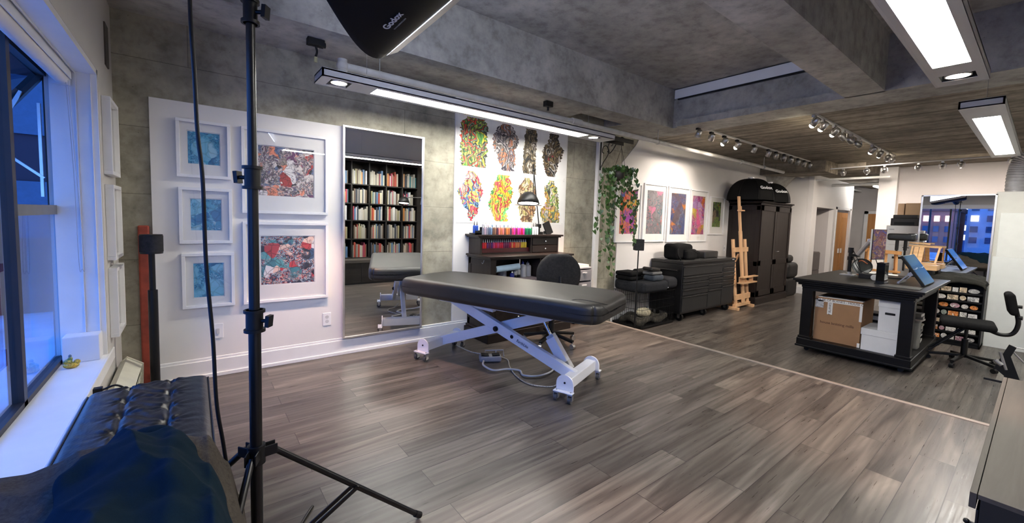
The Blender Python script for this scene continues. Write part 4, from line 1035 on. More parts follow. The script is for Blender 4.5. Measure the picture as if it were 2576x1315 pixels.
for i, c in enumerate(low): bottle(2.478+i*.0285, 3.74, .972, CN[c], '%s ink bottle on the shelf inside the hutch, %s' % (c, nth(i, 23)), 'ink bottles inside the hutch', .93)
o = MB().box(2.463, 3.142, 3.722, 3.80, .925, .972).build('riser', plain('dark_red_riser', (.10, .01, .012), .3)); tag(o, 'dark red shelf riser under the ink bottles inside the hutch', 'riser')

# desk lamp
t = thing('desk_lamp', 'black articulated desk lamp with a lit dome shade on the hutch', 'lamp', (3.36, 3.80, 1.125))
def LL(mb): return L(mb, 3.36, 3.80, 1.125)
LL(MB().box(3.315, 3.405, 3.765, 3.85, 1.125, 1.155).cyl((3.36, 3.80, 1.15), (3.355, 3.80, 1.225), .016).box(3.33, 3.385, 3.785, 3.82, 1.20, 1.25)).build('clamp_base', M['black'], t, bevel=.004)
LL(MB().cyl((3.35, 3.79, 1.23), (3.215, 3.76, 1.875), .006).cyl((3.362, 3.80, 1.23), (3.225, 3.77, 1.875), .004)).build('lower_arm', M['blackm'], t)
LL(MB().sphere((3.215, 3.765, 1.885), .020, n=12, m=8).cyl((3.212, 3.765, 1.89), (3.208, 3.765, 1.955), .008)).build('elbow', M['black'], t)
LL(MB().cyl((3.213, 3.76, 1.88), (3.17, 3.70, 1.60), .006)).build('upper_arm', M['blackm'], t)
sc_ = Vector((3.085, 3.69, 1.50)); axd = Vector((-.10, -.12, -1)).normalized()
sh = LL(MB().lathe([(.012, -.125), (.05, -.115), (.095, -.075), (.122, -.02), (.130, .02), (.127, .02), (.118, -.018), (.09, -.07), (.04, -.108)], sc_, 32, axis=axd)).build('dome_shade', M['black'], t)
LL(MB().cyl(sc_-axd*.03, sc_+axd*.010, .115, n=28)).build('lit_diffuser', emis('lit_lamp_diffuser', (1, .93, .78), 14), sh)
rg = MB()
P = [sc_+Vector((math.cos(a*PI/12)*.155, math.sin(a*PI/12)*.155, .0))+axd*.035 for a in range(25)]
rg.tube(P, .003, n=6, curve=False); LL(rg).build('guard_ring', M['chrome'], sh)
spot('lamp_light', sc_+axd*.03, sc_+axd, 12, (1, .9, .75), 130, .6, .08)
t = thing('tablet', 'black tablet leaning upright beside the desk lamp', 'tablet', (3.49, 3.78, 1.125))
MB().obox((0, 0, .075), (.11, .014, .16), (math.radians(-8), math.radians(-22), 0)).build('body', M['black'], t, bevel=.004)
MB().obox((.03, .04, .02), (.06, .08, .035)).build('stand', M['black'], t, bevel=.003)

# things on the desk shelf
o = MB().cyl((2.52, 3.52, .765), (2.835, 3.52, .785), .034, n=24).build('paper_roll', plain('pale_blue_paper', (.50, .66, .72), .6)); tag(o, 'pale blue paper towel roll hung under the desk top', 'paper roll')
MB().cyl((2.505, 3.52, .764), (2.85, 3.52, .786), .006, n=8).bar((2.508, 3.52, .76), (2.508, 3.52, .865), .006, .012).bar((2.848, 3.52, .78), (2.848, 3.52, .87), .006, .012).build('roll_holder', M['steel'], o)
def jug(x, y, r, h, body, capm, label, neck=.3, name='squeeze_bottle', z=.622):
    o = MB().lathe([(r*.95, 0), (r, .004), (r, h*.68), (r*.85, h*.76), (r*neck, h*.80), (r*neck, h*.84)], (0, 0, 0), 18).build(name, body); o.location = (x, y, z)
    tag(o, label, 'bottle')
    MB().lathe([(r*neck*1.15, h*.83), (r*neck*1.15, h*.90), (r*.12, h*.93), (r*.08, h)], (0, 0, 0), 12).build('cap', capm, o); return o
clr = plain('translucent_plastic', (.45, .46, .48), .35)
jug(2.755, 3.53, .026, .115, plain('cobalt_plastic', (.02, .03, .22), .25), M['trim'], 'cobalt blue squeeze bottle with a white nozzle on the desk shelf')
b1 = jug(2.835, 3.58, .026, .14, plain('white_label_bottle', (.4, .4, .4), .4), M['black'], 'left one of two black and white labelled bottles on the desk shelf')
b2 = jug(2.895, 3.60, .026, .15, plain('white_label_bottle', (.4, .4, .4), .4), M['black'], 'right one of two black and white labelled bottles on the desk shelf')
for b_ in (b1, b2): MB().lathe([(.0265, .015), (.0265, .06)], (0, 0, 0), 18).build('label_band', M['black'], b_)
jug(2.975, 3.62, .042, .21, clr, plain('blue_cap', (.03, .05, .35), .4), 'translucent wash bottle with a blue cap on the desk shelf')
jug(3.065, 3.64, .042, .20, clr, clr, 'plain translucent bottle beside the blue capped one on the desk shelf', .4)
jug(2.745, 3.70, .05, .14, plain('white_tub', (.5, .5, .56), .5), M['trim'], 'white tub behind the cobalt bottle on the desk shelf', .8, 'storage_tub')
o = MB().box(-.12, .12, -.06, .06, 0, .028).build('instrument_case', plain('pinkish_clear_case', (.38, .29, .28), .35), bevel=.004); o.location = (3.0, 3.515, .622); tag(o, 'flat pinkish case at the front edge of the desk shelf', 'case')
o.location = (2.99, 3.56, .622)

# plastic drawers beside the desk
t = thing('drawer_cart', 'narrow clear plastic drawer cart behind the desk chair', 'drawer cart', (3.93, 3.72, 0))
MB().box(-.15, -.135, -.17, .17, .05, .70).box(.135, .15, -.17, .17, .05, .70).box(-.15, .15, -.17, .17, .70, .715).box(-.15, .15, -.17, .17, .05, .065).build('frame', M['ltgrey'], t)
for k in range(4):
    d_ = MB().box(-.133, .133, -.18, .16, .075+k*.157, .21+k*.157).build('drawer', plain('clear_drawer', (.28, .28, .30), .2), t, bevel=.004)
    MB().box(-.04, .04, -.19, -.18, .17+k*.157, .185+k*.157).build('handle', M['trim'], d_)
for x in (-.13, .13):
    for y in (-.15, .15): MB().cyl((x-.01, y, .025), (x+.01, y, .025), .025, n=12).build('caster', M['black'], t)
o = MB().box(-.12, .12, -.1, .1, 0, .03).build('paper_pack', M['paper']); o.location = (3.93, 3.68, .715); tag(o, 'white paper pack on top of the plastic drawer cart', 'paper pack')

# ================================================================ swivel chairs
def swivel(name, label, loc, rz, seat_z, back=True, lift=0):
    t = thing(name, label, 'chair', loc, rz)
    MB().rbox((0, 0, seat_z-.035), (.46, .44, .075), .034, 6, 3).build('seat', M['fabblk'], t)
    if back:
        def oval(q):
            k = max(.42, (1-(q.z/.215)**2)**.5) if q.z > 0 else 1-.25*(q.z/.2)**2
            return Vector((q.x*k, q.y-.10*(q.x/.24)**2*-.35, q.z))
        MB().rbox((0, -.235, seat_z+.27), (.46, .06, .40), .03, 8, 3, deform=oval).build('backrest', M['fabgrey'], t)
        MB().tube([(0, -.12, seat_z-.08), (0, -.28, seat_z-.07), (0, -.30, seat_z+.10), (0, -.27, seat_z+.25)], .014).build('back_stem', M['black'], t)
    MB().cyl((0, 0, .09), (0, 0, seat_z-.22), .028).cyl((0, 0, seat_z-.22), (0, 0, seat_z-.07), .014).box(-.09, .09, -.09, .09, seat_z-.085, seat_z-.07).build('gas_column', M['black'], t)
    for k in range(5):
        a = 2*PI*k/5+.3; d = Vector((math.cos(a), math.sin(a), 0))
        lg = MB().bar(d*.02+Vector((0, 0, .11)), d*.29+Vector((0, 0, .075)), .035, .03).build('leg', M['black'], t, bevel=.006)
        c = d*.285
        MB().cyl(c+Vector((-d.y, d.x, 0))*.018+Vector((0, 0, .026)), c-Vector((-d.y, d.x, 0))*.018+Vector((0, 0, .026)), .026, n=14).cyl(c+Vector((0, 0, .03)), c+Vector((0, 0, .07)), .01, n=8).build('caster', M['steel'] if back else M['black'], lg)
    return t
swivel('desk_chair', 'grey backed swivel chair at the desk behind the treatment table', (3.00, 3.14, 0), math.radians(-28), .50)
# ================================================================ speaker, wall corner and sill
t = thing('speaker_stand', 'black pole stand in the corner left of the white panel', 'speaker stand', (-.215, 3.62, 0))
MB().cyl((0, 0, .02), (0, 0, .76), .026).build('lower_pole', M['black'], t)
MB().cyl((0, 0, .76), (0, 0, 1.005), .017).build('upper_pole', M['black'], t)
MB().cyl((0, 0, 0), (0, 0, .02), .14, n=32).build('base_plate', M['black'], t)
t = thing('speaker', 'short dark cylinder speaker on the pole stand by the red strip', 'speaker', (-.215, 3.62, 1.005))
MB().cyl((0, 0, .012), (0, 0, .118), .062, n=36).build('grille', fabric('speaker_grille', (.03, .03, .032)), t)
MB().cyl((0, 0, 0), (0, 0, .012), .060, n=36).build('base_ring', M['black'], t)
MB().cyl((0, 0, .118), (0, 0, .126), .060, n=36).build('top_cap', M['black'], t)
t = thing('baseboard_heater', 'cream electric baseboard heater under the window wall pictures', 'heater', (-.34, 3.25, 0))
hc = plain('cream_enamel', (.62, .60, .48), .4)
MB().prism([(-.055, .06), (-.055, .27), (-.02, .30), (.055, .245), (.05, .225), (-.015, .275), (-.035, .255), (-.035, .06)], -.55, .45, M=Matrix(((1, 0, 0, 0), (0, 0, 1, 0), (0, 1, 0, 0), (0, 0, 0, 1)))).build('casing', hc, t)
MB().prism([(.02, .07), (.045, .19), (.052, .19), (.03, .065)], -.55, .44, M=Matrix(((1, 0, 0, 0), (0, 0, 1, 0), (0, 1, 0, 0), (0, 0, 0, 1)))).build('front_cover', hc, t)
MB().prism([(-.055, .04), (-.055, .275), (-.02, .31), (.062, .25), (.055, .04)], .44, .455, M=Matrix(((1, 0, 0, 0), (0, 0, 1, 0), (0, 1, 0, 0), (0, 0, 0, 1)))).build('end_cap', hc, t)
fins = MB()
for k in range(50): fins.box(-.03, .02, -.54+k*.0195, -.537+k*.0195, .09, .17)
fins.build('fins', M['steel'], t); 
for c_ in t.children:
    if c_.name.startswith('fins'): c_['kind'] = 'stuff'
MB().box(-.03, .03, -.55, -.50, 0, .06).box(-.03, .03, .38, .43, 0, .06).build('foot', hc, t)
t = thing('plugged_cords', 'black power cords plugged in beside the heater behind the bench', 'cord', (-.395, 2.80, .40))
MB().box(-.005, .03, -.018, .018, -.012, .016).box(-.005, .03, -.018, .018, -.075, -.047).build('plug', M['black'], t, bevel=.003)
MB().tube([(.03, 0, .002), (.08, .01, .01), (.12, .02, -.04), (.13, .03, -.14), (.11, .05, -.30)], .005).tube([(.03, 0, -.06), (.07, .01, -.06), (.10, .03, -.12), (.10, .05, -.30)], .005).build('wire', M['black'], t)
o = MB().rbox((0, 0, .074), (.15, .105, .148), .006, 2, 2).build('foam_block', plain('white_foam', (.72, .72, .74), .8, var=.02)); o.location = (-.505, 3.315, .43); tag(o, 'white block standing at the far end of the window sill', 'block')
t = thing('figurine', 'small yellow and green figurine on the window sill', 'figurine', (-.53, 3.17, .43))
fm = artmat('glazed_yellow_green', [(.65, .42, .02), (.12, .20, .05), (.75, .55, .10), (.55, .30, .02), (.30, .32, .10)], 40, 3)
MB().sphere((0, 0, .016), .032, .022, .017, M=None).sphere((-.012, 0, .036), .018, .014, .016).sphere((.022, 0, .032), .014, .012, .014).sphere((-.004, .004, .05), .010, .009, .012).build('body', fm, t)
MB().sphere((-.004, .003, .066), .007, .006, .009, n=10, m=6).build('head', plain('blue_grey_glaze', (.12, .16, .2), .3), t)
t = thing('roller_blind', 'rolled white blind in the top of the window reveal', 'blind', (-.55, 1.4, 2.0))
MB().cyl((0, -1.8, 0), (0, 1.95, 0), .032, n=24).build('roll', M['white'], t)
MB().box(-.04, .035, 1.95, 1.96, -.035, .045).box(.036, .04, -1.8, 1.95, .0, .045).build('bracket', M['trim'], t)
MB().tube([(.02, 1.93, 0), (.035, 1.935, -.5), (.04, 1.94, -1.02), (.052, 1.94, -1.05), (.064, 1.94, -1.02), (.045, 1.935, -.5), (.03, 1.93, 0)], .0016, n=5).build('bead_chain', M['ltgrey'], t)
o = MB().box(-.012, .0, -.06, .06, -.13, .13).build('wall_vent', plain('dark_vent', (.06, .05, .04), .6), bevel=.003); o.location = (-.402, 3.72, 2.32); tag(o, 'dark narrow vent high on the window wall near the corner', 'vent')

# ================================================================ hanging plant
t = thing('plant_bracket', 'black scrolled iron bracket on the white strip of the pillar', 'bracket', (4.555, 3.90, 2.30))
br = MB().box(-.012, .012, -.006, .0, -.28, .14)
br.tube([(0, -.005, -.26), (0, -.06, -.17), (0, -.13, -.08), (0, -.13, .0), (0, -.09, .05), (0, -.04, .03), (0, -.03, -.03), (0, -.06, -.05)], .005)
br.tube([(0, -.12, -.03), (0, -.16, -.06), (0, -.22, -.01), (0, -.29, .09), (0, -.34, .13), (0, -.385, .11), (0, -.38, .075), (0, -.355, .07)], .006)
br.tube([(0, -.155, -.045), (0, -.125, .03), (0, -.16, .09), (0, -.205, .08), (0, -.20, .045), (0, -.18, .035)], .005)
br.build('scroll_arm', M['blackm'], t)
PX, PY = 4.555, 3.545
t = thing('hanging_plant', 'trailing green ivy in a dark pot hung from the scrolled bracket', 'plant', (PX, PY, 1.93))
MB().lathe([(.05, -.07), (.085, -.06), (.10, .0), (.105, .045), (.10, .045), (.09, .0)], (0, 0, 0), 20).build('pot', M['pot'], t)
hw = MB()
for k in range(3):
    a = 2*PI*k/3+.4; hw.tube([(.1*math.cos(a), .1*math.sin(a), .04), (.0, .0, .36)], .0025, n=5, curve=False)
hw.tube([(0, 0, .36), (0, 0, .44)], .004, n=6, curve=False)
hw.build('hanger_cord', M['blackm'], t)
R = random.Random(11); vines = []; 
def vine(pts): vines.append([Vector(p) for p in catmull(pts, 6)])
# bushy crown and trailing strands; view direction is roughly (+x,+y): sideways is (.62,-.78)
sd = Vector((.62, -.78, 0))
for k in range(16):
    a = R.uniform(0, 2*PI); r0 = R.uniform(.05, .10); L_ = R.uniform(.15, .45)
    o_ = Vector((math.cos(a), math.sin(a), 0))
    vine([o_*.04+Vector((0, 0, .05)), o_*r0+Vector((0, 0, .11)), o_*(r0+.07)+Vector((0, 0, .04)), o_*(r0+.10)+Vector((0, 0, -L_))])
for off, L_, dr_ in ((-.20, .75, -.06), (-.17, 1.15, -.02), (-.14, 1.40, .05), (-.10, 1.38, -.02), (-.07, 1.0, -.05), (-.03, .9, -.1), (.05, .75, .06), (.12, .80, .05), (.17, .70, .03), (.20, .95, .02), (-.13, 1.25, .08), (.0, .62, -.08), (-.05, 1.3, -.10), (.1, .55, .1)):
    y0 = R.uniform(-.05, .05); b0 = sd*off*.5
    vine([b0*.4+Vector((0, y0, .05)), sd*off+Vector((0, y0, .06)), sd*(off*1.05+dr_*.3)+Vector((0, y0, -L_*.35)), sd*(off+dr_*.7)+Vector((.01, y0, -L_*.7)), sd*(off+dr_)+Vector((0, y0, -L_))])
vm_ = MB(); lv = MB()
def leaf(p, n_, up, s):
    n_ = n_.normalized(); x = up.cross(n_).normalized(); y = n_.cross(x)
    O = [(0, 0, 0), (.35, .28, .06), (.52, .0, .05), (.42, -.42, .03), (0, -1.0, -.08), (-.42, -.42, .03), (-.52, .0, .05), (-.35, .28, .06), (0, -.3, -.03)]
    v = [p+x*a*s+y*b*s+n_*c*s for a, b, c in O]
    lv.add(v, [(8, 0, 1), (8, 1, 2), (8, 2, 3), (8, 3, 4), (8, 4, 5), (8, 5, 6), (8, 6, 7), (8, 7, 0)], True)
for V in vines:
    vm_.tube(V[::2], .0016, n=4, curve=False)
    dens = .036
    ln = 0
    for a, b_ in zip(V[:-1], V[1:]):
        ln += (b_-a).length
        if ln > dens:
            ln = 0
            if R.random() < .12: continue
            q = b_+Vector((R.uniform(-.02, .02), R.uniform(-.02, .02), R.uniform(-.01, .01)))
            n_ = Vector((R.uniform(-1, .3), R.uniform(-1.2, 0), R.uniform(-.1, .7)))
            leaf(q, n_, Vector((R.uniform(-.4, .4), R.uniform(-.4, .4), 1)), R.uniform(.034, .066))
vm_.build('vines', M['vine'], t); lv.build('foliage', M['leaf'], t)

# ================================================================ crate with cushions
F2 = -.22
CX, CY = 5.42, 3.66
t = thing('dog_crate', 'black wire dog crate under the grey cushions', 'crate', (CX, CY, F2))
hx, hy, hz = .42, .25, .52
wr = MB()
for k in range(25):
    x = -hx+2*hx*k/24
    wr.cyl((x, -hy, .03), (x, -hy, hz), .0024, n=4, smooth=False); wr.cyl((x, hy, .03), (x, hy, hz), .0024, n=4, smooth=False)
for k in range(15):
    y = -hy+2*hy*k/14
    wr.cyl((-hx, y, .03), (-hx, y, hz), .0024, n=4, smooth=False); wr.cyl((hx, y, .03), (hx, y, hz), .0024, n=4, smooth=False)
for z in (.04, .16, .28, .40, hz):
    wr.tube([(-hx, -hy, z), (hx, -hy, z), (hx, hy, z), (-hx, hy, z), (-hx, -hy, z)], .003, n=5, curve=False)
for k in range(9): wr.cyl((-hx+2*hx*k/8, -hy, hz), (-hx+2*hx*k/8, hy, hz), .0025, n=4)
wr.build('wire_cage', M['blackm'], t)
MB().box(-hx, hx, -hy, hy, .012, .035).build('tray', M['black'], t, bevel=.005)
cn = plain('camouflage_blanket', (.05, .045, .035), .95, var=.7, vs=18)
o = MB().rbox((0, 0, .05), (.72, .40, .09), .04, 8, 3, deform=lambda q: Vector((q.x, q.y, q.z+.03*math.sin(q.x*14)*math.cos(q.y*17)))).build('blanket', cn); o.location = (CX, CY, F2+.036); tag(o, 'mottled dark blanket lying in the wire crate', 'blanket')
o = MB().sphere((0, 0, .07), .13, .10, .07, n=18, m=10).build('dog_bed', plain('cream_fleece', (.50, .46, .33), .95, var=.3, vs=30)); o.location = (CX-.12, CY-.08, F2+.125); tag(o, 'cream fleece bundle inside the wire crate', 'bedding')
cz = F2+hz+.005
o = MB().rbox((0, 0, .075), (.62, .54, .15), .05, 8, 3, deform=lambda q: Vector((q.x, q.y, q.z+.012*math.sin(q.x*6+1)*math.cos(q.y*7)))).build('seat_cushion', fabric('slate_cushion', (.022, .0235, .027))); o.location = (CX-.12, CY-.02, cz); tag(o, 'front slate grey cushion on the wire crate', 'cushion')
o = MB().rbox((0, 0, .09), (.32, .50, .18), .07, 6, 4).build('seat_cushion', fabric('slate_cushion_round', (.026, .027, .030))); o.location = (CX+.36, CY+.0, cz); tag(o, 'rounder grey cushion between the crate and the tool chest', 'cushion')
MB().box(-.012, .012, -.001, .001, -.006, .006).build('tag', M['trim'], bpy.data.objects['seat_cushion']).location = (.28, -.271, .05)
o = MB().cyl((-.24, 0, .055), (.24, 0, .055), .055, n=24).build('bolster', M['fabgrey']); o.location = (CX+.25, CY+.17, cz+.18); tag(o, 'dark cylindrical bolster lying behind the cushions', 'bolster')
o.location = (CX+.22, CY+.17, cz+.175)
for k, (dx, w_, lb) in enumerate(((-.26, .30, 'lower thick dark folded pad on the crate cushions'), (-.26, .31, 'upper dark folded pad on the crate cushions'))):
    o = MB().rbox((0, 0, .03), (w_, .30, .06), .028, 5, 3).build('folded_pad', M['fabblk']); o.location = (CX+dx, CY+.10, cz+.152+k*.062); tag(o, lb, 'pad')
o = MB().rbox((0, 0, .045), (.26, .20, .09), .04, 7, 3, deform=lambda q: Vector((q.x, q.y, q.z+.006*math.sin(q.x*40)*math.sin(q.y*33)))).build('folded_bag', fabric('slate_blue_nylon', (.055, .065, .08), .7)); o.location = (CX-.03, CY-.16, cz+.152); tag(o, 'slate blue folded bag under a grey folded cloth on the crate', 'bag')
o = MB().rbox((0, 0, .022), (.25, .18, .042), .018, 4, 2).build('folded_cloth', fabric('grey_cloth', (.13, .13, .13))); o.location = (CX-.05, CY-.15, cz+.244); tag(o, 'grey folded cloth between the blue bag and a glossy black pillow', 'cloth')
o = MB().rbox((0, 0, .028), (.24, .17, .055), .027, 6, 3, M=Matrix.Rotation(.12, 3, 'Y')).build('small_pillow', leather('glossy_black', (.02, .018, .018), .25, .1)); o.location = (CX-.08, CY-.15, cz+.292); tag(o, 'glossy black small pillow topmost on the stack over the crate', 'pillow')
t = thing('satellite_stand', 'thin black stand in front of the wire crate', 'speaker stand', (4.87, 3.42, F2))
MB().cyl((0, 0, .012), (0, 0, .60), .013, n=12).cyl((0, 0, .6), (0, 0, 1.14), .008, n=12).build('pole', M['black'], t)
MB().cyl((0, 0, 0), (0, 0, .012), .11, n=28).build('base', M['black'], t)
o = MB().box(-.062, .062, -.05, .05, 0, .155).build('satellite_speaker', fabric('dark_grille', (.035, .035, .036)), bevel=.008); o.location = (4.87, 3.42, F2+1.14); o.rotation_euler = (0, 0, -.6); tag(o, 'small dark box speaker on the thin stand by the plant', 'speaker')

# ================================================================ tool chest and bags
TX, TY = 6.825, 3.645
t = thing('tool_chest', 'wide black rolling tool chest with many drawers below the framed prints', 'tool chest', (TX, TY, F2))
tb = plain('satin_black_steel', (.007, .007, .0075), .38); td = plain('charcoal_drawer_steel', (.016, .0165, .0175), .42)
hw_, hd_ = .875, .275
MB().box(-hw_, hw_, -hd_, hd_, .12, .90).build('carcass', tb, t, bevel=.006)
MB().box(-hw_-.01, hw_+.01, -hd_-.015, hd_, .90, .945).build('rim', tb, t, bevel=.008)
MB().box(-hw_+.02, hw_-.02, -hd_+.01, hd_-.02, .944, .950).build('work_surface', plain('worn_dark_top', (.05, .05, .05), .25), t)
def drw(x0, x1, z0, z1):
    d_ = MB().box(x0+.006, x1-.006, -hd_-.014, -hd_, z0+.004, z1-.004).build('drawer', td, t, bevel=.003)
    MB().box(x0+.01, x1-.01, -hd_-.030, -hd_-.010, z1-.022, z1-.008).build('drawer_pull', plain('black_pull', (.012, .012, .012), .3) if 'bp' not in M else M['bp'], d_, bevel=.003)
M['bp'] = plain('black_pull', (.02, .02, .021), .25)
A0, A1, A2, A3 = -hw_+.015, -.075, .395, hw_-.015
drw(A0, A2, .715, .875)
for z0, z1 in ((.615, .705), (.515, .610), (.405, .510), (.15, .40)): drw(A0, A1, z0, z1)
for z0, z1 in ((.635, .705), (.545, .630), (.45, .540), (.15, .445)): drw(A1, A2, z0, z1)
for z0, z1 in ((.80, .875), (.725, .795), (.66, .72), (.58, .655), (.48, .575), (.15, .475)): drw(A2, A3, z0, z1)
MB().cyl((-hw_-.045, -.22, .80), (-hw_-.045, .22, .80), .014).box(-hw_-.045, -hw_, -.22, -.20, .79, .81).box(-hw_-.045, -hw_, .20, .22, .79, .81).build('side_handle', tb, t)
for x in (-.78, -.05, .74):
    for y in (-.21, .21):
        w_ = MB().cyl((x-.02, y, .06), (x+.02, y, .06), .06, n=22).build('caster_wheel', M['black'], t)
        MB().box(x-.03, x-.022, y-.02, y+.02, .05, .12).box(x+.022, x+.03, y-.02, y+.02, .05, .12).cyl((x-.024, y, .06), (x+.024, y, .06), .02, n=12).build('caster_fork', M['steel'], w_)
MB().box(.73, .80, -hd_-.018, -hd_-.014, .915, .928).build('name_badge', M['silver'], t)
tz = F2+.950
t = thing('backpack', 'black backpack with a front pocket lying on the tool chest', 'backpack', (6.28, 3.62, tz))
MB().rbox((0, .03, .125), (.50, .26, .25), .06, 6, 3, deform=lambda q: Vector((q.x-.06*q.z, q.y, q.z+.010*math.sin(q.x*20)*math.cos(q.y*15)))).build('main_bag', M['fabblk'], t)
MB().rbox((.08, -.13, .085), (.30, .11, .17), .05, 5, 3).build('front_pocket', fabric('black_nylon_pocket', (.015, .015, .015)), t)
MB().tube([(-.24, -.10, .18), (-.32, -.16, .08), (-.24, -.16, .01)], .013).tube([(-.08, -.07, .15), (.0, -.19, .165), (.22, -.19, .10)], .004).build('strap', M['fabblk'], t)
t = thing('camera_pouch', 'small black pouch between the backpack and the flat black case', 'pouch', (6.66, 3.60, tz))
MB().rbox((0, 0, .07), (.24, .16, .14), .05, 5, 3, deform=lambda q: Vector((q.x, q.y, q.z-.15*max(0, q.x)))).build('pouch_body', M['fabblk'], t)
MB().box(-.11, -.10, -.082, -.078, .07, .09).build('tag', M['silver'], t)
o = MB().rbox((0, 0, .058), (.46, .26, .115), .02, 3, 2).build('flat_case', plain('ribbed_black_case', (.02, .02, .02), .45)); o.location = (7.08, 3.62, tz); tag(o, 'flat black case at the right on the tool chest', 'case')

# ================================================================ easel
t = thing('studio_easel', 'tall beech studio easel between the tool chest and the wardrobe', 'easel', (8.03, 3.42, F2))
W_ = M['ltwood']; lean = lambda z: -.11+.105*z
def P3(x, z, dy=0): return (x, lean(z)+dy, z)
MB().bar(P3(0, .10), P3(0, 1.42), .095, .030, up=(0, 1, 0)).build('mast', W_, t, bevel=.003)
MB().bar(P3(0, 1.38, .0), P3(0, 2.06, .0), .058, .034, up=(0, 1, 0)).build('mast_extension', W_, t, bevel=.003)
for x in (-.26, .26): 
    MB().bar(P3(x*.93, .10, .03), P3(x*.93, 1.27, .03), .085, .028, up=(0, 1, 0)).build('side_post', W_, t, bevel=.003)
MB().bar(P3(-.30, 1.08, .012), P3(.30, 1.08, .012), .03, .085, up=(0, 0, 1)).bar(P3(-.30, .22, .012), P3(.30, .22, .012), .03, .10, up=(0, 0, 1)).build('cross_bar', W_, t, bevel=.003)
MB().bar((-.30, -.17, .60), (.30, -.17, .60), .07, .022).bar((-.30, -.145, .49), (.30, -.145, .49), .10, .022).bar((-.28, -.12, .55), (.28, -.12, .55), .02, .10).build('tray', W_, t, bevel=.003)
MB().cyl((0, -.135, .55), (0, -.165, .55), .022, n=8).build('tray_knob', M['black'], t)
MB().bar(P3(-.09, 1.80, -.03), P3(.09, 1.80, -.03), .06, .025).bar(P3(0, 1.78, -.02), P3(0, 1.88, -.02), .05, .03, up=(0, 1, 0)).build('top_clamp', W_, t, bevel=.003)
for x in (-.31, .31): MB().box(x-.035, x+.035, -.16, .50, .0, .05).build('foot', W_, t, bevel=.004)
MB().box(-.30, .30, -.10, -.04, .05, .10).box(-.30, .30, .40, .46, .05, .09).build('base_bar', W_, t, bevel=.003)
MB().bar((0, .43, .09), P3(0, 1.0, .04), .05, .03, up=(0, 1, 0)).build('rear_strut', W_, t, bevel=.003)

# ================================================================ wardrobe, softboxes on top, recliner
WX, WY = 9.34, 3.65
t = thing('wardrobe', 'tall dark brown two door wardrobe beside the easel', 'wardrobe', (WX, WY, F2))
ww, wd, wh = .76, .30, 1.96
MB().box(-ww, -ww+.02, -wd, wd, .12, wh).box(ww-.02, ww, -wd, wd, .12, wh).box(-ww, ww, -wd+.01, wd, .12, .14).box(-ww, ww, wd-.01, wd, .12, wh).box(-ww, ww, -wd, wd, wh-.03, wh).build('carcass', DZ, t, bevel=.003)
MB().box(-ww-.006, -ww, -wd, -wd+.07, .14, wh-.05).box(-ww-.006, -ww, wd-.07, wd, .14, wh-.05).box(-ww-.006, -ww, -wd, wd, 1.83, wh-.05).box(-ww-.006, -ww, -wd, wd, .75, .84).box(-ww-.006, -ww, -wd, wd, .14, .24).build('side_frame', DZ, t, bevel=.002)
MB().box(-ww-.03, ww+.03, -wd-.03, wd, 0, .12).box(-ww-.015, ww+.015, -wd-.015, wd, .12, .145).build('plinth', DZ, t, bevel=.008)
MB().box(-ww-.02, ww+.02, -wd-.02, wd, wh, wh+.02).box(-ww-.045, ww+.045, -wd-.045, wd, wh+.02, wh+.045).build('cornice', DZ, t, bevel=.008)
for sg in (-1, 1):
    x0, x1 = (-ww+.02, -.003) if sg < 0 else (.003, ww-.02)
    d_ = MB().box(x0, x0+.09, -wd-.018, -wd, .16, wh-.04).box(x1-.09, x1, -wd-.018, -wd, .16, wh-.04).box(x0, x1, -wd-.018, -wd, .16, .27).box(x0, x1, -wd-.018, -wd, wh-.14, wh-.04).box(x0, x1, -wd-.018, -wd, .76, .86).build('door', DZ, t, bevel=.002)
    MB().box(x0+.05, x1-.05, -wd-.006, -wd+.004, .2, wh-.08).build('door_panel', DZ, d_)
    if sg > 0: MB().cyl((x0+.045, -wd-.05, 1.02), (x0+.045, -wd-.018, 1.02), .008).cyl((x0+.045, -wd-.045, 1.02), (x0+.13, -wd-.045, 1.02), .007).build('door_handle', M['steel'], d_)
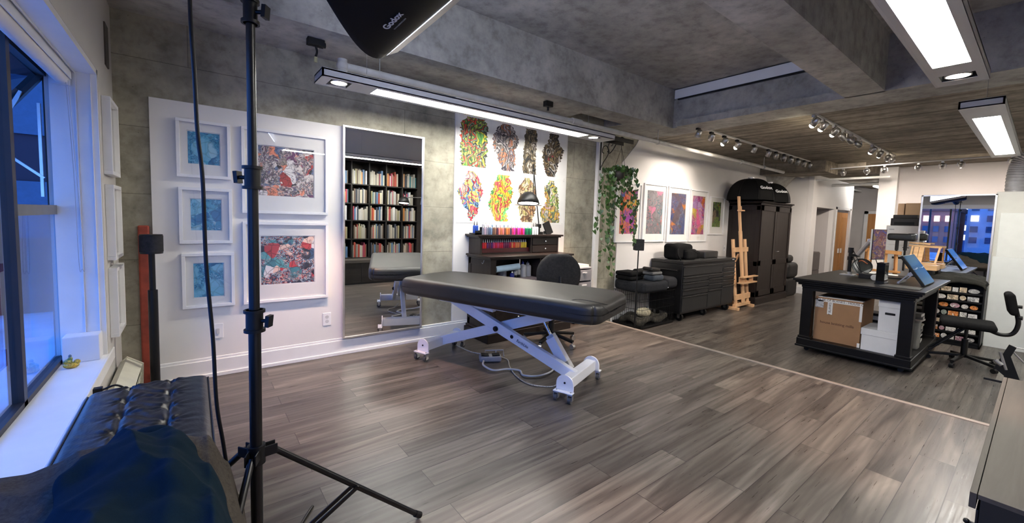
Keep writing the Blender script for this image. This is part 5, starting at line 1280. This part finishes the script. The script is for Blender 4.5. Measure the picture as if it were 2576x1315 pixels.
def dome(x, y, R, H_, rz, label, lz=F2+2.006):
    t = thing('octagonal_softbox', label, 'softbox', (x, y, lz), rz, 'folded out softboxes on the wardrobe')
    n = 8; vs = []; fs = []; m_ = 12; sub = 6
    for i in range(m_+1):
        a = PI/2*i/m_; r = R*math.cos(a)**.75; z = H_*math.sin(a)
        for k in range(n*sub):
            q = k/sub; k0 = int(q); f = q-k0
            p0 = Vector((math.cos(2*PI*k0/n), math.sin(2*PI*k0/n))); p1 = Vector((math.cos(2*PI*(k0+1)/n), math.sin(2*PI*(k0+1)/n)))
            p = p0.lerp(p1, f)*(1+.02*math.sin(PI*f)); rr = max(r, .05)
            vs.append((p.x*rr, p.y*rr, z))
    N_ = n*sub
    fs = [(i*N_+k, i*N_+(k+1) % N_, (i+1)*N_+(k+1) % N_, (i+1)*N_+k) for i in range(m_) for k in range(N_)]
    MB().add(vs, fs, True).build('fabric_shell', M['softfab'], t)
    rb = MB()
    for k in range(n):
        a0 = 2*PI*k/n
        rb.tube([(R*math.cos(PI/2*i/8)**.75*math.cos(a0)*1.004 if i < 8 else .05*math.cos(a0), R*math.cos(PI/2*i/8)**.75*math.sin(a0)*1.004 if i < 8 else .05*math.sin(a0), H_*math.sin(PI/2*i/8)+.002) for i in range(9)], .004, n=5, k=2)
    rb.build('ribs', M['black'], t)
    MB().cyl((0, 0, H_-.01), (0, 0, H_+.03), .06, n=20).build('speed_ring', M['silver'], t)
    a0 = 2*PI*(.5)/n; nn_ = Vector((math.cos(a0), math.sin(a0), .55)).normalized(); X_ = Vector((-math.sin(a0), math.cos(a0), 0))
    th = .36; rr = R*math.cos(PI/2*th)**.75*math.cos(PI/n)*1.02; zz = H_*math.sin(PI/2*th)
    text_mesh('logo_lettering', 'Godox', .085, M['trim'], t, (math.cos(a0)*(rr+.03), math.sin(a0)*(rr+.03), zz), X_, nn_.cross(X_), bold=.004)
    return t
dome(8.46, 3.505, .415, .41, math.radians(-135-22.5+18), 'black domed softbox on the left of the wardrobe top')
dome(9.36, 3.53, .395, .39, math.radians(-135-22.5+12), 'second black domed softbox on the right of the wardrobe top', F2+2.006)
t = thing('recliner', 'charcoal leather recliner just past the wardrobe', 'armchair', (10.45, 3.62, F2))
G = M['gleather']
MB().rbox((0, 0, .21), (.60, .58, .40), .06, 6, 3).build('seat_base', G, t)
MB().rbox((0, -.0, .57), (.58, .60, .34), .09, 6, 3).build('backrest', G, t)
MB().rbox((-.04, .0, .82), (.42, .46, .17), .07, 6, 3).build('headrest', G, t)
MB().box(-.27, .27, -.25, .25, 0, .03).build('base_frame', M['black'], t)
# ================================================================ work table
WTX, WTY = 6.795, 1.285
t = thing('work_table', 'big black wood work table on castors at the right', 'table', (WTX, WTY, F2))
BK_ = M['blkwood']
def T(mb): return L(mb, WTX, WTY, F2)
T(MB().box(5.87, 7.72, .70, 1.87, .655, .682)).build('table_top', BK_, t, bevel=.004)
mo = MB()
for k, (e, z0, z1) in enumerate(((.02, .63, .655), (.045, .605, .63), (.075, .575, .605))):
    mo.box(5.87+e, 7.72-e, .70+e, 1.87-e, z0, z1)
T(mo).build('top_moulding', BK_, t, bevel=.006)
T(MB().box(5.96, 7.62, .79, 1.79, .54, .58)).build('apron', BK_, t)
for x in (6.02, 7.52):
    for y in (.835, 1.735):
        T(MB().box(x-.055, x+.055, y-.055, y+.055, -.06, .56).box(x-.065, x+.065, y-.065, y+.065, -.06, -.03)).build('leg', BK_, t, bevel=.003)
T(MB().box(5.95, 7.62, .765, 1.81, -.165, -.06).box(5.94, 7.63, .755, 1.82, -.165, -.14)).build('base_shelf', BK_, t, bevel=.006)
for x in (6.04, 7.5):
    for y in (.85, 1.72):
        T(MB().cyl((x-.012, y, -.195), (x+.012, y, -.195), .025, n=16).box(x-.02, x+.02, y-.02, y+.02, -.17, -.165)).build('caster', M['black'], t)
bz = -.06
t = thing('carton', 'large brown cardboard carton with printed white tape under the work table', 'carton', (6.33, 1.445, bz))
cb = M['card']
MB().box(-.27, .27, -.225, .225, 0, .53).build('box', cb, t, bevel=.004)
MB().box(-.274, -.268, -.226, .20, .475, .51).box(-.272, -.20, -.229, .20, .528, .535).build('tape', M['paper'], t)
MB().box(-.276, -.270, .05, .10, .33, .475).build('tape', M['paper'], t)
MB().box(-.275, -.266, -.229, -.205, .30, .51).box(-.2751, -.266, -.2295, -.205, .0, .05).build('tape', M['paper'], t)
MB().box(-.274, -.269, .14, .222, .40, .49).build('shipping_label', plain('printed_label', (.5, .5, .5), .6, var=.35, vs=60), t)
ink_ = plain('black_print', (.02, .02, .02), .6); inkb = plain('brown_print', (.13, .06, .03), .7)
text_mesh('tape_lettering', 'HOUSE OF BLANKS - HOUSE O', .034, ink_, t, (-.2745, -.005, .497), (0, -1, 0), (0, 0, 1))
text_mesh('tape_lettering', 'F BLANKS', .034, ink_, t, (-.2765, .075, .40), (0, 0, 1), (0, 1, 0))
text_mesh('carton_lettering', 'house knitting mills', .042, inkb, t, (-.2705, .0, .225), (0, -1, 0), (0, 0, 1), bold=.001)
def bbox(x, y, z, sx, sy, h, label, hole):
    t = thing('lidded_box', label, 'box', (x, y, z))
    MB().box(-sx/2+.004, sx/2-.004, -sy/2+.004, sy/2-.004, 0, h-.02).build('box', M['wbox'], t, bevel=.003)
    MB().box(-sx/2-.003, sx/2+.003, -sy/2-.003, sy/2+.003, h-.075, h).build('lid', M['wbox'], t, bevel=.004)
    if hole: MB().rbox((-sx/2+.003, 0, h*.58), (.012, .085, .024), .005, 2, 2).build('hand_hole', M['black'], t)
bbox(6.22, 1.035, bz, .42, .335, .25, 'wide white lidded box on the base shelf of the work table', False)
bbox(6.21, .975, bz+.25, .36, .20, .34, 'taller white lidded box with a hand hole, stacked on the wide one', True)
R = random.Random(5)
for k in range(11):
    w_, d_, h_ = R.uniform(.15, .20), R.uniform(.20, .26), R.uniform(.018, .04)
    if k == 0: zz = bz
    o = MB().box(-w_/2, w_/2, -d_/2, d_/2, 0, h_).build('book', plain('cover%d' % k, [(.2, .2, .19), (.45, .42, .30), (.10, .10, .11), (.5, .48, .42), (.15, .15, .16)][k % 5], .5), bevel=.002)
    MB().box(-w_/2+.004, w_/2+.001, -d_/2-.001, d_/2-.004, .003, h_-.003).build('pages', M['paper'], o)
    o.location = (7.08, .955+R.uniform(-.01, .01), zz); o.rotation_euler = (0, 0, R.uniform(-.12, .12)); zz += h_+.001
    tag(o, 'book in the stack on the table base shelf, %s' % ['lowest', 'second from the bottom', 'third from the bottom', 'fourth from the bottom', 'fifth from the bottom', 'in the middle', 'fifth from the top', 'fourth from the top', 'third from the top', 'second from the top', 'topmost'][k], 'book', 'books stacked under the work table')
o = MB().rbox((0, 0, .16), (.12, .26, .32), .02, 3, 2).build('magazine_file', plain('grey_file', (.18, .18, .17), .7)); o.location = (6.62, .93, bz); tag(o, 'grey stuffed magazine file behind the white boxes', 'file')
for k in range(4):
    o = MB().box(-.12, .12, -.07, .07, 0, .05).build('binder', plain('pale_binder', (.4, .42, .44), .6, var=.3, vs=20)); o.location = (6.82, 1.22, bz+k*.08+.002*k); 
    MB().box(-.12, .12, -.07, .07, .05, .079).build('cover', M['black'], o); tag(o, 'grey and black folder stack behind the carton, %s' % ['lowest', 'second up', 'third up', 'topmost'][k], 'folder', 'folders under the work table')

tt = .682
t = thing('monitor', 'portrait monitor with a blurred picture on a silver desk arm', 'monitor', (6.98, 1.30, 1.12), math.radians(-24))
MB().box(-.13, .13, .0, .022, -.20, .19).build('back_shell', plain('white_bezel', (.7, .72, .74), .35), t, bevel=.004)
MB().box(-.13, .13, -.003, .0, -.20, .19).build('bezel', M['black'], t)
sm = artmat('blurred_screen', [(.07, .02, .025), (.12, .05, .045), (.04, .03, .11), (.20, .11, .10), (.05, .015, .04), (.11, .07, .03), (.03, .03, .12)], 14, 31, 1, rough=.2, lines=0)
MB().box(-.122, .122, -.006, -.003, -.19, .182).build('screen', sm, t)
t.rotation_euler = (0, 0, math.radians(-20))
t = thing('articulated_arm', 'silver and black articulated monitor arm clamped to the work table', 'monitor arm', (7.08, 1.60, tt))
MB().box(-.10, .10, -.08, .08, 0, .008).cyl((0, 0, .0), (0, 0, .04), .035).build('base_plate', M['steel'], t)
MB().cyl((0, 0, .02), (0, 0, .36), .022).cyl((0, 0, .2), (0, 0, .25), .032).cyl((0, 0, .30), (0, 0, .37), .03).build('post', M['blackm'], t)
MB().bar((0, 0, .27), (-.02, -.10, .27), .04, .035).build('lower_link', M['blackm'], t, bevel=.006)
MB().bar((-.02, -.08, .27), (-.05, -.20, .47), .05, .045).build('gas_arm', M['steel'], t, bevel=.01)
MB().bar((-.05, -.19, .47), (-.087, -.279, .455), .03, .03).cyl((-.05, -.19, .44), (-.05, -.19, .50), .02).build('tilt_head', M['chrome'], t)
MB().tube([(0, .0, .34), (-.03, -.1, .10), (-.01, -.22, .04), (.02, -.30, .08), (-.02, -.24, .32), (-.04, -.2, .42)], .005).tube([(-.01, -.03, .33), (.02, -.08, .2), (.01, -.13, .03)], .004).build('cable_loop', M['black'], t)
t = thing('face_shield', 'dark transparent round shield leaning behind the monitor arm', 'face shield', (7.16, 1.49, tt))
MB().lathe([(.01, .0), (.07, .01), (.105, .03), (.11, .05), (.107, .05), (.10, .032)], (0, 0, .11), 28, axis=(-.8, -.3, .3)).build('shield', plain('smoked_visor', (.07, .075, .07), .12), t)
MB().box(-.02, .02, -.05, .05, 0, .012).tube([(0, -.06, .16), (-.03, 0, .20), (0, .06, .16)], .008).build('headband', plain('orange_band', (.45, .14, .05), .5), t)
t = thing('external_drive', 'black flat drive beside the round speaker on the work table', 'drive', (6.82, 1.33, tt))
MB().box(-.06, .06, -.10, .10, 0, .055).build('casing', M['black'], t, bevel=.004)
t = thing('camera_speaker', 'small black speaker with a silver ring in front of the drive', 'speaker', (6.60, 1.235, tt))
MB().cyl((0.02, 0, .038), (-.03, 0, .040), .034, n=24).box(-.01, .02, -.02, .02, 0, .02).build('body', M['black'], t)
MB().lathe([(.030, 0), (.036, 0), (.036, .006), (.030, .006)], (-.03, 0, .040), 24, axis=(-1, 0, 0)).build('ring', M['ltgrey'], t)
t = thing('computer_tower', 'narrow glossy black tower at the front edge of the work table', 'computer', (6.33, 1.125, tt))
MB().box(-.09, .09, -.038, .038, .01, .245).build('case', plain('gloss_black', (.006, .006, .006), .08), t, bevel=.004)
MB().box(-.10, .10, -.045, .045, 0, .012).build('foot', M['black'], t)
t = thing('pen_display', 'large pen display propped steeply at the right end of the work table', 'display', (6.78, .90, tt))
tl = math.atan2(.31, .20)
Mx = Matrix.Rotation(tl, 4, 'X')
d0 = MB().box(-.33, .33, 0, .385, -.03, 0); d0.v = [tuple(Mx @ Vector(v)+Vector((0, -.125, .012))) for v in d0.v]; d0.build('casing', M['black'], t, bevel=.006)
d0 = MB().box(-.32, .32, .01, .375, 0, .002); d0.v = [tuple(Mx @ Vector(v)+Vector((0, -.125, .012))) for v in d0.v]
d0.build('screen', plain('glossy_blue_screen', (.03, .10, .18), .12, var=.5, vs=2.5), t)
MB().bar((-.2, -.03, .20), (-.2, .12, .01), .02, .01).bar((.2, -.03, .20), (.2, .12, .01), .02, .01).bar((-.2, .12, .01), (.2, .12, .01), .02, .02).cyl((-.24, .02, .12), (-.16, .02, .12), .022).build('stand', M['steel'], t)
o = MB().box(-.17, .17, -.13, .13, 0, .012).build('laptop', M['black'], bevel=.003); o.location = (6.68, 1.12, tt); o.location.x = 6.72; tag(o, 'closed black laptop lying behind the glossy tower', 'laptop'); o.location.y = 1.18; o.location = (7.3, 1.2, tt)
o = MB().box(-.13, .13, -.16, .16, 0, .006).build('drawing_pad', plain('dark_pad', (.04, .04, .04), .5)); o.location = (6.25, .88, tt); tag(o, 'thin dark pad in front of the pen display', 'pad')
o.location = (6.17, .93, tt)

# ================================================================ behind the table
t = thing('storage_cabinet', 'white tall storage cabinet behind the work table', 'cabinet', (9.3, 1.42, F2))
MB().box(-.3, .3, -.215, .18, .03, 1.60).build('carcass', M['trim'], t, bevel=.004)
for z0, z1 in ((.05, 1.28), (1.29, 1.59)): MB().box(-.318, -.30, -.212, .178, z0, z1).build('door', M['trim'], t, bevel=.004)
MB().box(-.325, -.317, .08, .14, 1.53, 1.545).build('badge', M['steel'], t)
MB().box(-.29, .29, -.2, .17, 0, .03).build('plinth', M['black'], t)
t = thing('printer', 'black printer standing on the white cabinet', 'printer', (9.25, 1.40, F2+1.60))
MB().box(-.2, .2, -.165, .165, .0, .12).box(-.17, .17, -.145, .145, .12, .175).build('body', plain('dark_printer', (.03, .028, .03), .5), t, bevel=.006)
MB().box(-.21, -.2, -.12, .12, .015, .06).build('output_tray', M['black'], t)
t = thing('tan_boxes', 'two tan cardboard boxes behind the black printer', 'box', (9.52, 1.42, F2+1.60))
bpy.data.objects.remove(t)
o = MB().box(-.07, .07, -.13, .13, 0, .38).build('tan_box', M['cardlt'], bevel=.003); o.location = (9.53, 1.335, F2+1.60); tag(o, 'wider tan cardboard box behind the black printer', 'box')
o = MB().box(-.07, .07, -.04, .04, 0, .375).build('tan_box', M['cardlt'], bevel=.003); o.location = (9.53, 1.52, F2+1.60); tag(o, 'narrow tan cardboard box beside the wider one behind the printer', 'box')

t = thing('arm_rest', 'black padded arm rest on a stand behind the work table', 'arm rest', (8.05, 1.26, F2))
MB().rbox((0, 0, 1.43), (.20, .28, .10), .03, 5, 3).rbox((0, -.11, 1.43), (.18, .10, .11), .03, 3, 3).build('pad', M['lthr'], t)
for y in (.04, -.05): MB().cyl((0, y, 1.38), (0, y, 1.24), .020).cyl((0, y, 1.24), (0, y, .95), .012).build('post', M['blackm'], t)
MB().cyl((0, .04, .02), (0, .04, .97), .018).bar((0, .08, 1.13), (0, -.10, 1.13), .03, .03).cyl((0, -.10, 1.13), (0, -.13, 1.13), .02).cyl((0, -.02, 1.28), (0, -.09, 1.28), .005).build('frame', M['blackm'], t)
for k in range(4): 
    a = k*PI/2+.5; MB().bar((0, .04, .05), (.22*math.cos(a), .04+.22*math.sin(a), .02), .03, .025).build('leg', M['blackm'], t)
HC = M['honey']
t = thing('wooden_stool_frame', 'orange brown wooden easel frame behind the monitor', 'easel', (8.0, 1.46, F2))
oc = woodmat('orange_pine', (.50, .22, .07), (.68, .36, .14), .45, 'z')
for y in (-.22, -.08, .17): MB().bar((-.08, y, .05), (-.02 if y > 0 else .02, y*.75, 1.22), .03, .05).build('post', oc, t, bevel=.003)
MB().bar((-.02, -.23, 1.20), (-.02, .17, 1.22), .04, .05).bar((-.06, -.24, .93), (-.06, .14, .93), .05, .03).build('cross_bar', oc, t, bevel=.003)
t = thing('paper_stack', 'loose white papers under the wooden frame behind the monitor', 'papers', (7.55, 1.33, tt))
MB().obox((0, 0, .008), (.20, .30, .014), (0, 0, .15)).obox((-.05, .05, .018), (.18, .25, .006), (0, 0, -.1)).build('sheets', M['paper'], t)

# drawer unit with stickers
t = thing('flat_file', 'black flat file full of colourful stickers behind the stool', 'drawer unit', (8.27, .70, F2))
MB().box(-.17, .17, -.285, -.265, 0, .86).box(-.17, .17, .265, .285, 0, .86).box(-.17, .17, -.285, .285, .84, .86).box(.15, .17, -.285, .285, 0, .86).box(-.17, .17, -.285, .285, 0, .05).build('cabinet', M['black'], t, bevel=.004)
R = random.Random(9); sc_cols = [(.65, .62, .58), (.60, .22, .06), (.45, .45, .44), (.50, .12, .10), (.62, .50, .35), (.30, .34, .30), (.70, .68, .66), (.45, .25, .30)]
smats = [artmat('sticker%d' % k, [c, tuple(q*.4 for q in c), (.7, .68, .64), tuple(min(1, q*1.4) for q in c)], 30, 40+k, 1, lines=.3) for k, c in enumerate(sc_cols)]
for r in range(7):
    z = .055+r*.108
    d_ = MB().box(-.172, .14, -.262, .262, z, z+.012).box(-.180, -.170, -.262, .262, z-.002, z+.022).build('drawer', M['black'], t)
    y = -.235
    while y < .20:
        w2 = R.uniform(.05, .105); h2 = R.uniform(.05, .068); k = R.randrange(8)
        if R.random() < .5:
            mb = MB(); mb.prism([(w2/2*math.cos(a*PI/8), h2/2*math.sin(a*PI/8)) for a in range(16)], 0, .003, M=Matrix.Translation((-.165, y+w2/2, z+.022+h2/2)) @ Matrix.Rotation(PI/2, 4, 'Z') @ Matrix.Rotation(PI/2, 4, 'X'))
        else: mb = MB().box(-.168, -.165, y, y+w2, z+.022, z+.022+h2)
        mb.build('sticker', smats[k], d_); y += w2+.012
for x in (-.13, .13):
    for y in (-.24, .24): pass
def cl(u, v):
    x = 8.06+u*.42; y = .41+v*.60
    z = F2+.872+.055*math.sin(PI*min(1, max(0, v*1.02)))**.5*math.sin(PI*min(1, u*.9+.12))**.6+fold(x*1.4, y*1.8, 5.5, .016)
    if u < .06: z -= (.06-u)*.9
    if v < .05: z -= (.05-v)*.8
    return (x, y, z)
heap('dark_jacket', 'dark jacket spread over the flat file of stickers', 'coat', fabric('dark_olive_cloth', (.028, .027, .024)), 8.27, .70, cl, n=40, m=50, base=F2+.86)
t = thing('table_easel', 'small pale pine table easel on the dark jacket before the far mirror', 'easel', (8.25, 1.04, F2+.98))
LW = M['ltwoodx']
MB().box(-.14, .14, -.16, .16, 0, .07).build('box_base', LW, t, bevel=.003)
MB().bar((-.10, -.13, .09), (.06, -.15, .32), .02, .02).bar((-.10, .13, .09), (.06, .13, .32), .02, .02).bar((.06, -.17, .32), (.06, .17, .33), .025, .025).bar((-.10, -.15, .09), (-.10, .17, .09), .025, .02).bar((.07, -.05, .36), (.07, .17, .37), .02, .02).build('frame', LW, t, bevel=.002)
MB().bar((-.08, .03, .10), (.05, .03, .31), .05, .012).bar((-.08, .085, .10), (.05, .085, .31), .05, .012).build('slat', LW, t, bevel=.002)
MB().box(-.12, .12, -.12, .12, -.115, 0).build('riser', M['black'], t)

# far mirror and white boards
t = thing('floor_mirror', 'tall mirror in a pale frame at the far right reflecting the windows', 'mirror', (8.5, .79, F2))
MB().box(0, .03, -.365, -.345, 0, 2.05).box(0, .03, .345, .365, 0, 2.05).box(0, .03, -.365, .365, 2.03, 2.05).box(0, .03, -.365, .365, 0, .02).build('frame', M['alu'], t, bevel=.002)
MB().box(.008, .012, -.345, .345, .02, 2.03).build('mirror_glass', M['mirror'], t)
MB().box(.03, .10, -.34, .34, 0, 2.0).build('back_board', M['wbox'], t)
o = MB().box(0, .04, -.40, .43, 0, 2.085).build('blank_board', plain('off_white_board', (.62, .61, .56), .6, var=.03), bevel=.003); o.location = (8.62, .01, F2); tag(o, 'tallest off white board, rearmost beside the far mirror', 'board')
o = MB().box(0, .035, -.42, .395, 0, 1.80).build('blank_board', plain('white_board_b', (.70, .71, .68), .55, var=.03), bevel=.003); o.location = (8.56, -.01, F2); tag(o, 'middle white board leaning between the tallest and the lowest', 'board')
o = MB().box(0, .035, -.44, .42, 0, 1.215).build('blank_board', plain('white_board_c', (.68, .70, .68), .55, var=.03), bevel=.003); o.location = (8.455, -.01, F2); tag(o, 'lowest white board at the front of the leaning boards', 'board')
t = thing('flex_duct', 'silver flexible duct bending down beside the white boards', 'duct', (8.95, .28, 2.0))
mb = MB(); P = catmull([(0, -.35, .42), (0, -.16, .40), (0, -.02, .30), (0, .02, .12), (0, .02, -.20)], 14)
for i, (a, b_) in enumerate(zip(P[:-1], P[1:])): mb.cyl(a, b_, .095 if i % 2 else .088, .088 if i % 2 else .095, n=20)
mb.build('duct', M['silver'], t); MB().cyl((0, .02, -.26), (0, .02, -.20), .11).build('collar', M['steel'], t)
MB().cyl((0, -.36, .42), (0, -.98, .42), .09, n=20).build('straight_run', M['silver'], t)

# stool and folded stand
st = swivel('drafting_stool', 'black swivel stool with a curved back bar at the right edge', (7.02, .475, F2), math.radians(6), .52, back=False)
MB().tube([(0, -.17, .44), (0, -.26, .41), (0, -.34, .44), (0, -.37, .56), (0, -.34, .72)], .020, n=12).build('back_stem', M['black'], st)
MB().rbox((0, -.305, .77), (.30, .07, .24), .034, 6, 3, M=Matrix.Rotation(-.2, 3, 'X')).build('backrest', M['fabblk'], st)
MB().cyl((0, -.355, .62), (.0, -.395, .62), .022).build('knob', M['black'], st)
MB().cyl((0, -.35, .74), (0, -.385, .74), .018).build('knob', M['black'], st)
MB().cyl((-.03, .0, .44), (-.08, .33, .07), .011).cyl((.05, .02, .43), (.02, .35, .06), .011).build('tilt_rod', M['blackm'], st)
t = thing('folding_stand', 'folded black and chrome stand beside the shelf at the right edge', 'stand', (6.45, .12, F2))
MB().cyl((0, .02, .02), (.02, .02, .30), .010).bar((.0, -.16, .03), (.0, .16, .03), .03, .02).bar((-.14, 0, .02), (.14, 0, .02), .03, .02).build('foot', M['blackm'], t)
MB().prism([(-.10, .16), (-.02, .42), (.03, .40), (.0, .30), (.10, .0), (.08, -.0)], -.008, .008, M=Matrix(((0, 0, 1, 0), (-1, 0, 0, 0), (0, 1, 0, 0), (0, 0, 0, 1)))).build('panel', M['black'], t)
MB().cyl((0, .07, .33), (0, .02, .16), .014).cyl((0, .10, .24), (0, .05, .20), .022).cyl((.02, -.0, .36), (.02, -.12, .22), .007).cyl((.02, .02, .40), (.02, -.14, .39), .005).build('clamp', M['steel'], t)

# grey stacked drawers inside the far niche
t = thing('niche_drawers', 'grey brown two drawer unit inside the far wall niche', 'drawer unit', (12.15, 3.72, F2))
nb = plain('grey_brown_laminate', (.13, .11, .105), .5)
MB().box(-.42, .42, -.25, .25, 0, .92).build('carcass', nb, t, bevel=.003)
for z0, z1 in ((.02, .46), (.47, .90)): MB().box(-.415, .415, -.268, -.25, z0, z1).build('drawer', nb, t, bevel=.004)

# ================================================================ bookcase seen in the leaning mirror, low cabinet at the right edge
t = thing('low_cabinet', 'long low black cabinet with a wood plank top at the lower right corner', 'cabinet', (2.925, -.23, 0))
tw = woodmat('grey_plank_top', (.04, .035, .029), (.085, .075, .064), .6, 'x', .6, spec=.25)
MB().box(-.90, .90, -.36, .295, 0, .436).build('carcass', plain('matt_black_laminate', (.006, .006, .006), .7), t)
MB().box(-.90, .90, -.36, .302, .436, .452).build('plank_top', tw, t, bevel=.001)
MB().box(-.90, .90, .304, .320, .400, .452).build('edge_strip', tw, t, bevel=.001)
for k in range(4):
    d_ = MB().box(-.89+k*.445, -.455+k*.445, .296, .303, .03, .395).build('door', M['shelfwood'], t, bevel=.002)
    MB().cyl((-.67+k*.445, .303, .24), (-.67+k*.445, .325, .24), .006, n=10).sphere((-.67+k*.445, .330, .24), .010, n=10, m=6).build('door_knob', M['black'], d_)
BX0, BXW = 2.06, .334
t = thing('bookcase', 'black bookcase full of books, seen in the leaning mirror', 'bookcase', (BX0+2.5*BXW, -.45, .452))
zs_ = [.0, .36, .715, 1.04, 1.40, 1.84]
cx = BX0+2.5*BXW; SWm = M['shelfwood']
for k in range(6): MB().box(BX0+k*BXW-cx-.012, BX0+k*BXW-cx+.012, -.16, .20, 0, zs_[-1]).build('upright', SWm, t, bevel=.001)
MB().box(BX0-cx-.012, BX0+5*BXW-cx+.07, -.17, -.155, 0, zs_[-1]).box(BX0+5*BXW-cx+.012, BX0+5*BXW-cx+.09, -.16, .20, 0, zs_[-1]).build('back_panel', SWm, t)
for z in zs_: MB().box(BX0-cx-.012, BX0+5*BXW-cx+.012, -.155, .20, z, z+.02).build('shelf', SWm, t)
MB().box(BX0-cx-.02, BX0+5*BXW-cx+.09, -.16, .21, zs_[-1]+.02, zs_[-1]+.045).build('cornice', SWm, t)
BC = [(.50, .48, .42), (.42, .40, .33), (.40, .06, .035), (.04, .05, .07), (.72, .70, .50), (.10, .20, .35), (.30, .28, .24), (.75, .75, .74), (.14, .10, .07), (.65, .28, .08), (.40, .06, .10), (.05, .18, .20), (.35, .32, .18), (.50, .45, .35)]
BN = ['cream', 'ivory', 'red', 'black', 'pale yellow', 'blue', 'grey', 'white', 'dark brown', 'orange', 'maroon', 'teal', 'olive', 'beige']
protos = {}
R = random.Random(21); rown = ['bottom', 'second lowest', 'middle', 'second highest', 'top']; coln = ['leftmost', 'second', 'centre', 'fourth', 'rightmost']
for r in range(5):
    for c in range(5):
        x = BX0+c*BXW+.014+(R.uniform(.0, .03) if r < 4 else 0); xe = BX0+(c+1)*BXW-.014; n = 0
        hmax = zs_[r+1]-zs_[r]-.04
        lim = xe-(R.uniform(0, .06))
        while x < lim-.014 and n < 12:
            w_ = R.choice([.016, .02, .024, .03, .036]); 
            if x+w_ > lim: break
            k = R.choice([0, 1, 2, 3, 4, 5, 6, 7, 8, 9, 10, 11, 12, 13, 0, 1, 7, 6, 3, 4] if r > 1 else [3, 6, 8, 12, 13, 2, 10, 8, 6, 1, 0, 5])
            h_ = min(hmax, R.uniform(.20, .29)); d_ = R.uniform(.17, .22)
            if k not in protos:
                b_ = MB().box(-.5, .5, -.5, .5, 0, 1).build('book', plain(BN[k].replace(' ', '_')+'_cover', tuple(.72*q for q in BC[k]), .5, var=.2, vs=14)); protos[k] = b_
            else:
                b_ = protos[k].copy(); COL.objects.link(b_)
            b_.scale = (w_-.002, d_, h_); b_.location = (x+w_/2, -.262-d_/2-R.uniform(0, .01), .452+zs_[r]+.02)
            tag(b_, '%s book, %s from left, %s column, %s shelf of bookcase' % (BN[k], ordn[n], coln[c], rown[r]), 'book', 'books in the bookcase')
            x += w_; n += 1
t = thing('shelf_lamp', 'black dome lamp by the bookcase, seen only in the leaning mirror', 'lamp', (3.36, -.09, 1.56))
ax_ = Vector((-.1, .12, -1)).normalized()
s_ = MB().lathe([(.012, -.115), (.05, -.105), (.085, -.07), (.108, -.02), (.115, .02), (.112, .02), (.105, -.018), (.08, -.065)], (0, 0, 0), 28, axis=ax_).build('dome_shade', M['black'], t)
MB().cyl(-ax_*.02, ax_*.012, .10, n=24).build('lit_diffuser', emis('lit_shelf_lamp', (1, .93, .78), 5), s_)
MB().cyl((.04, 0, .10), (.42, -.06, .12), .009).cyl((.42, -.06, .12), (.42, -.12, -.02), .014).build('arm', M['steel'], t)
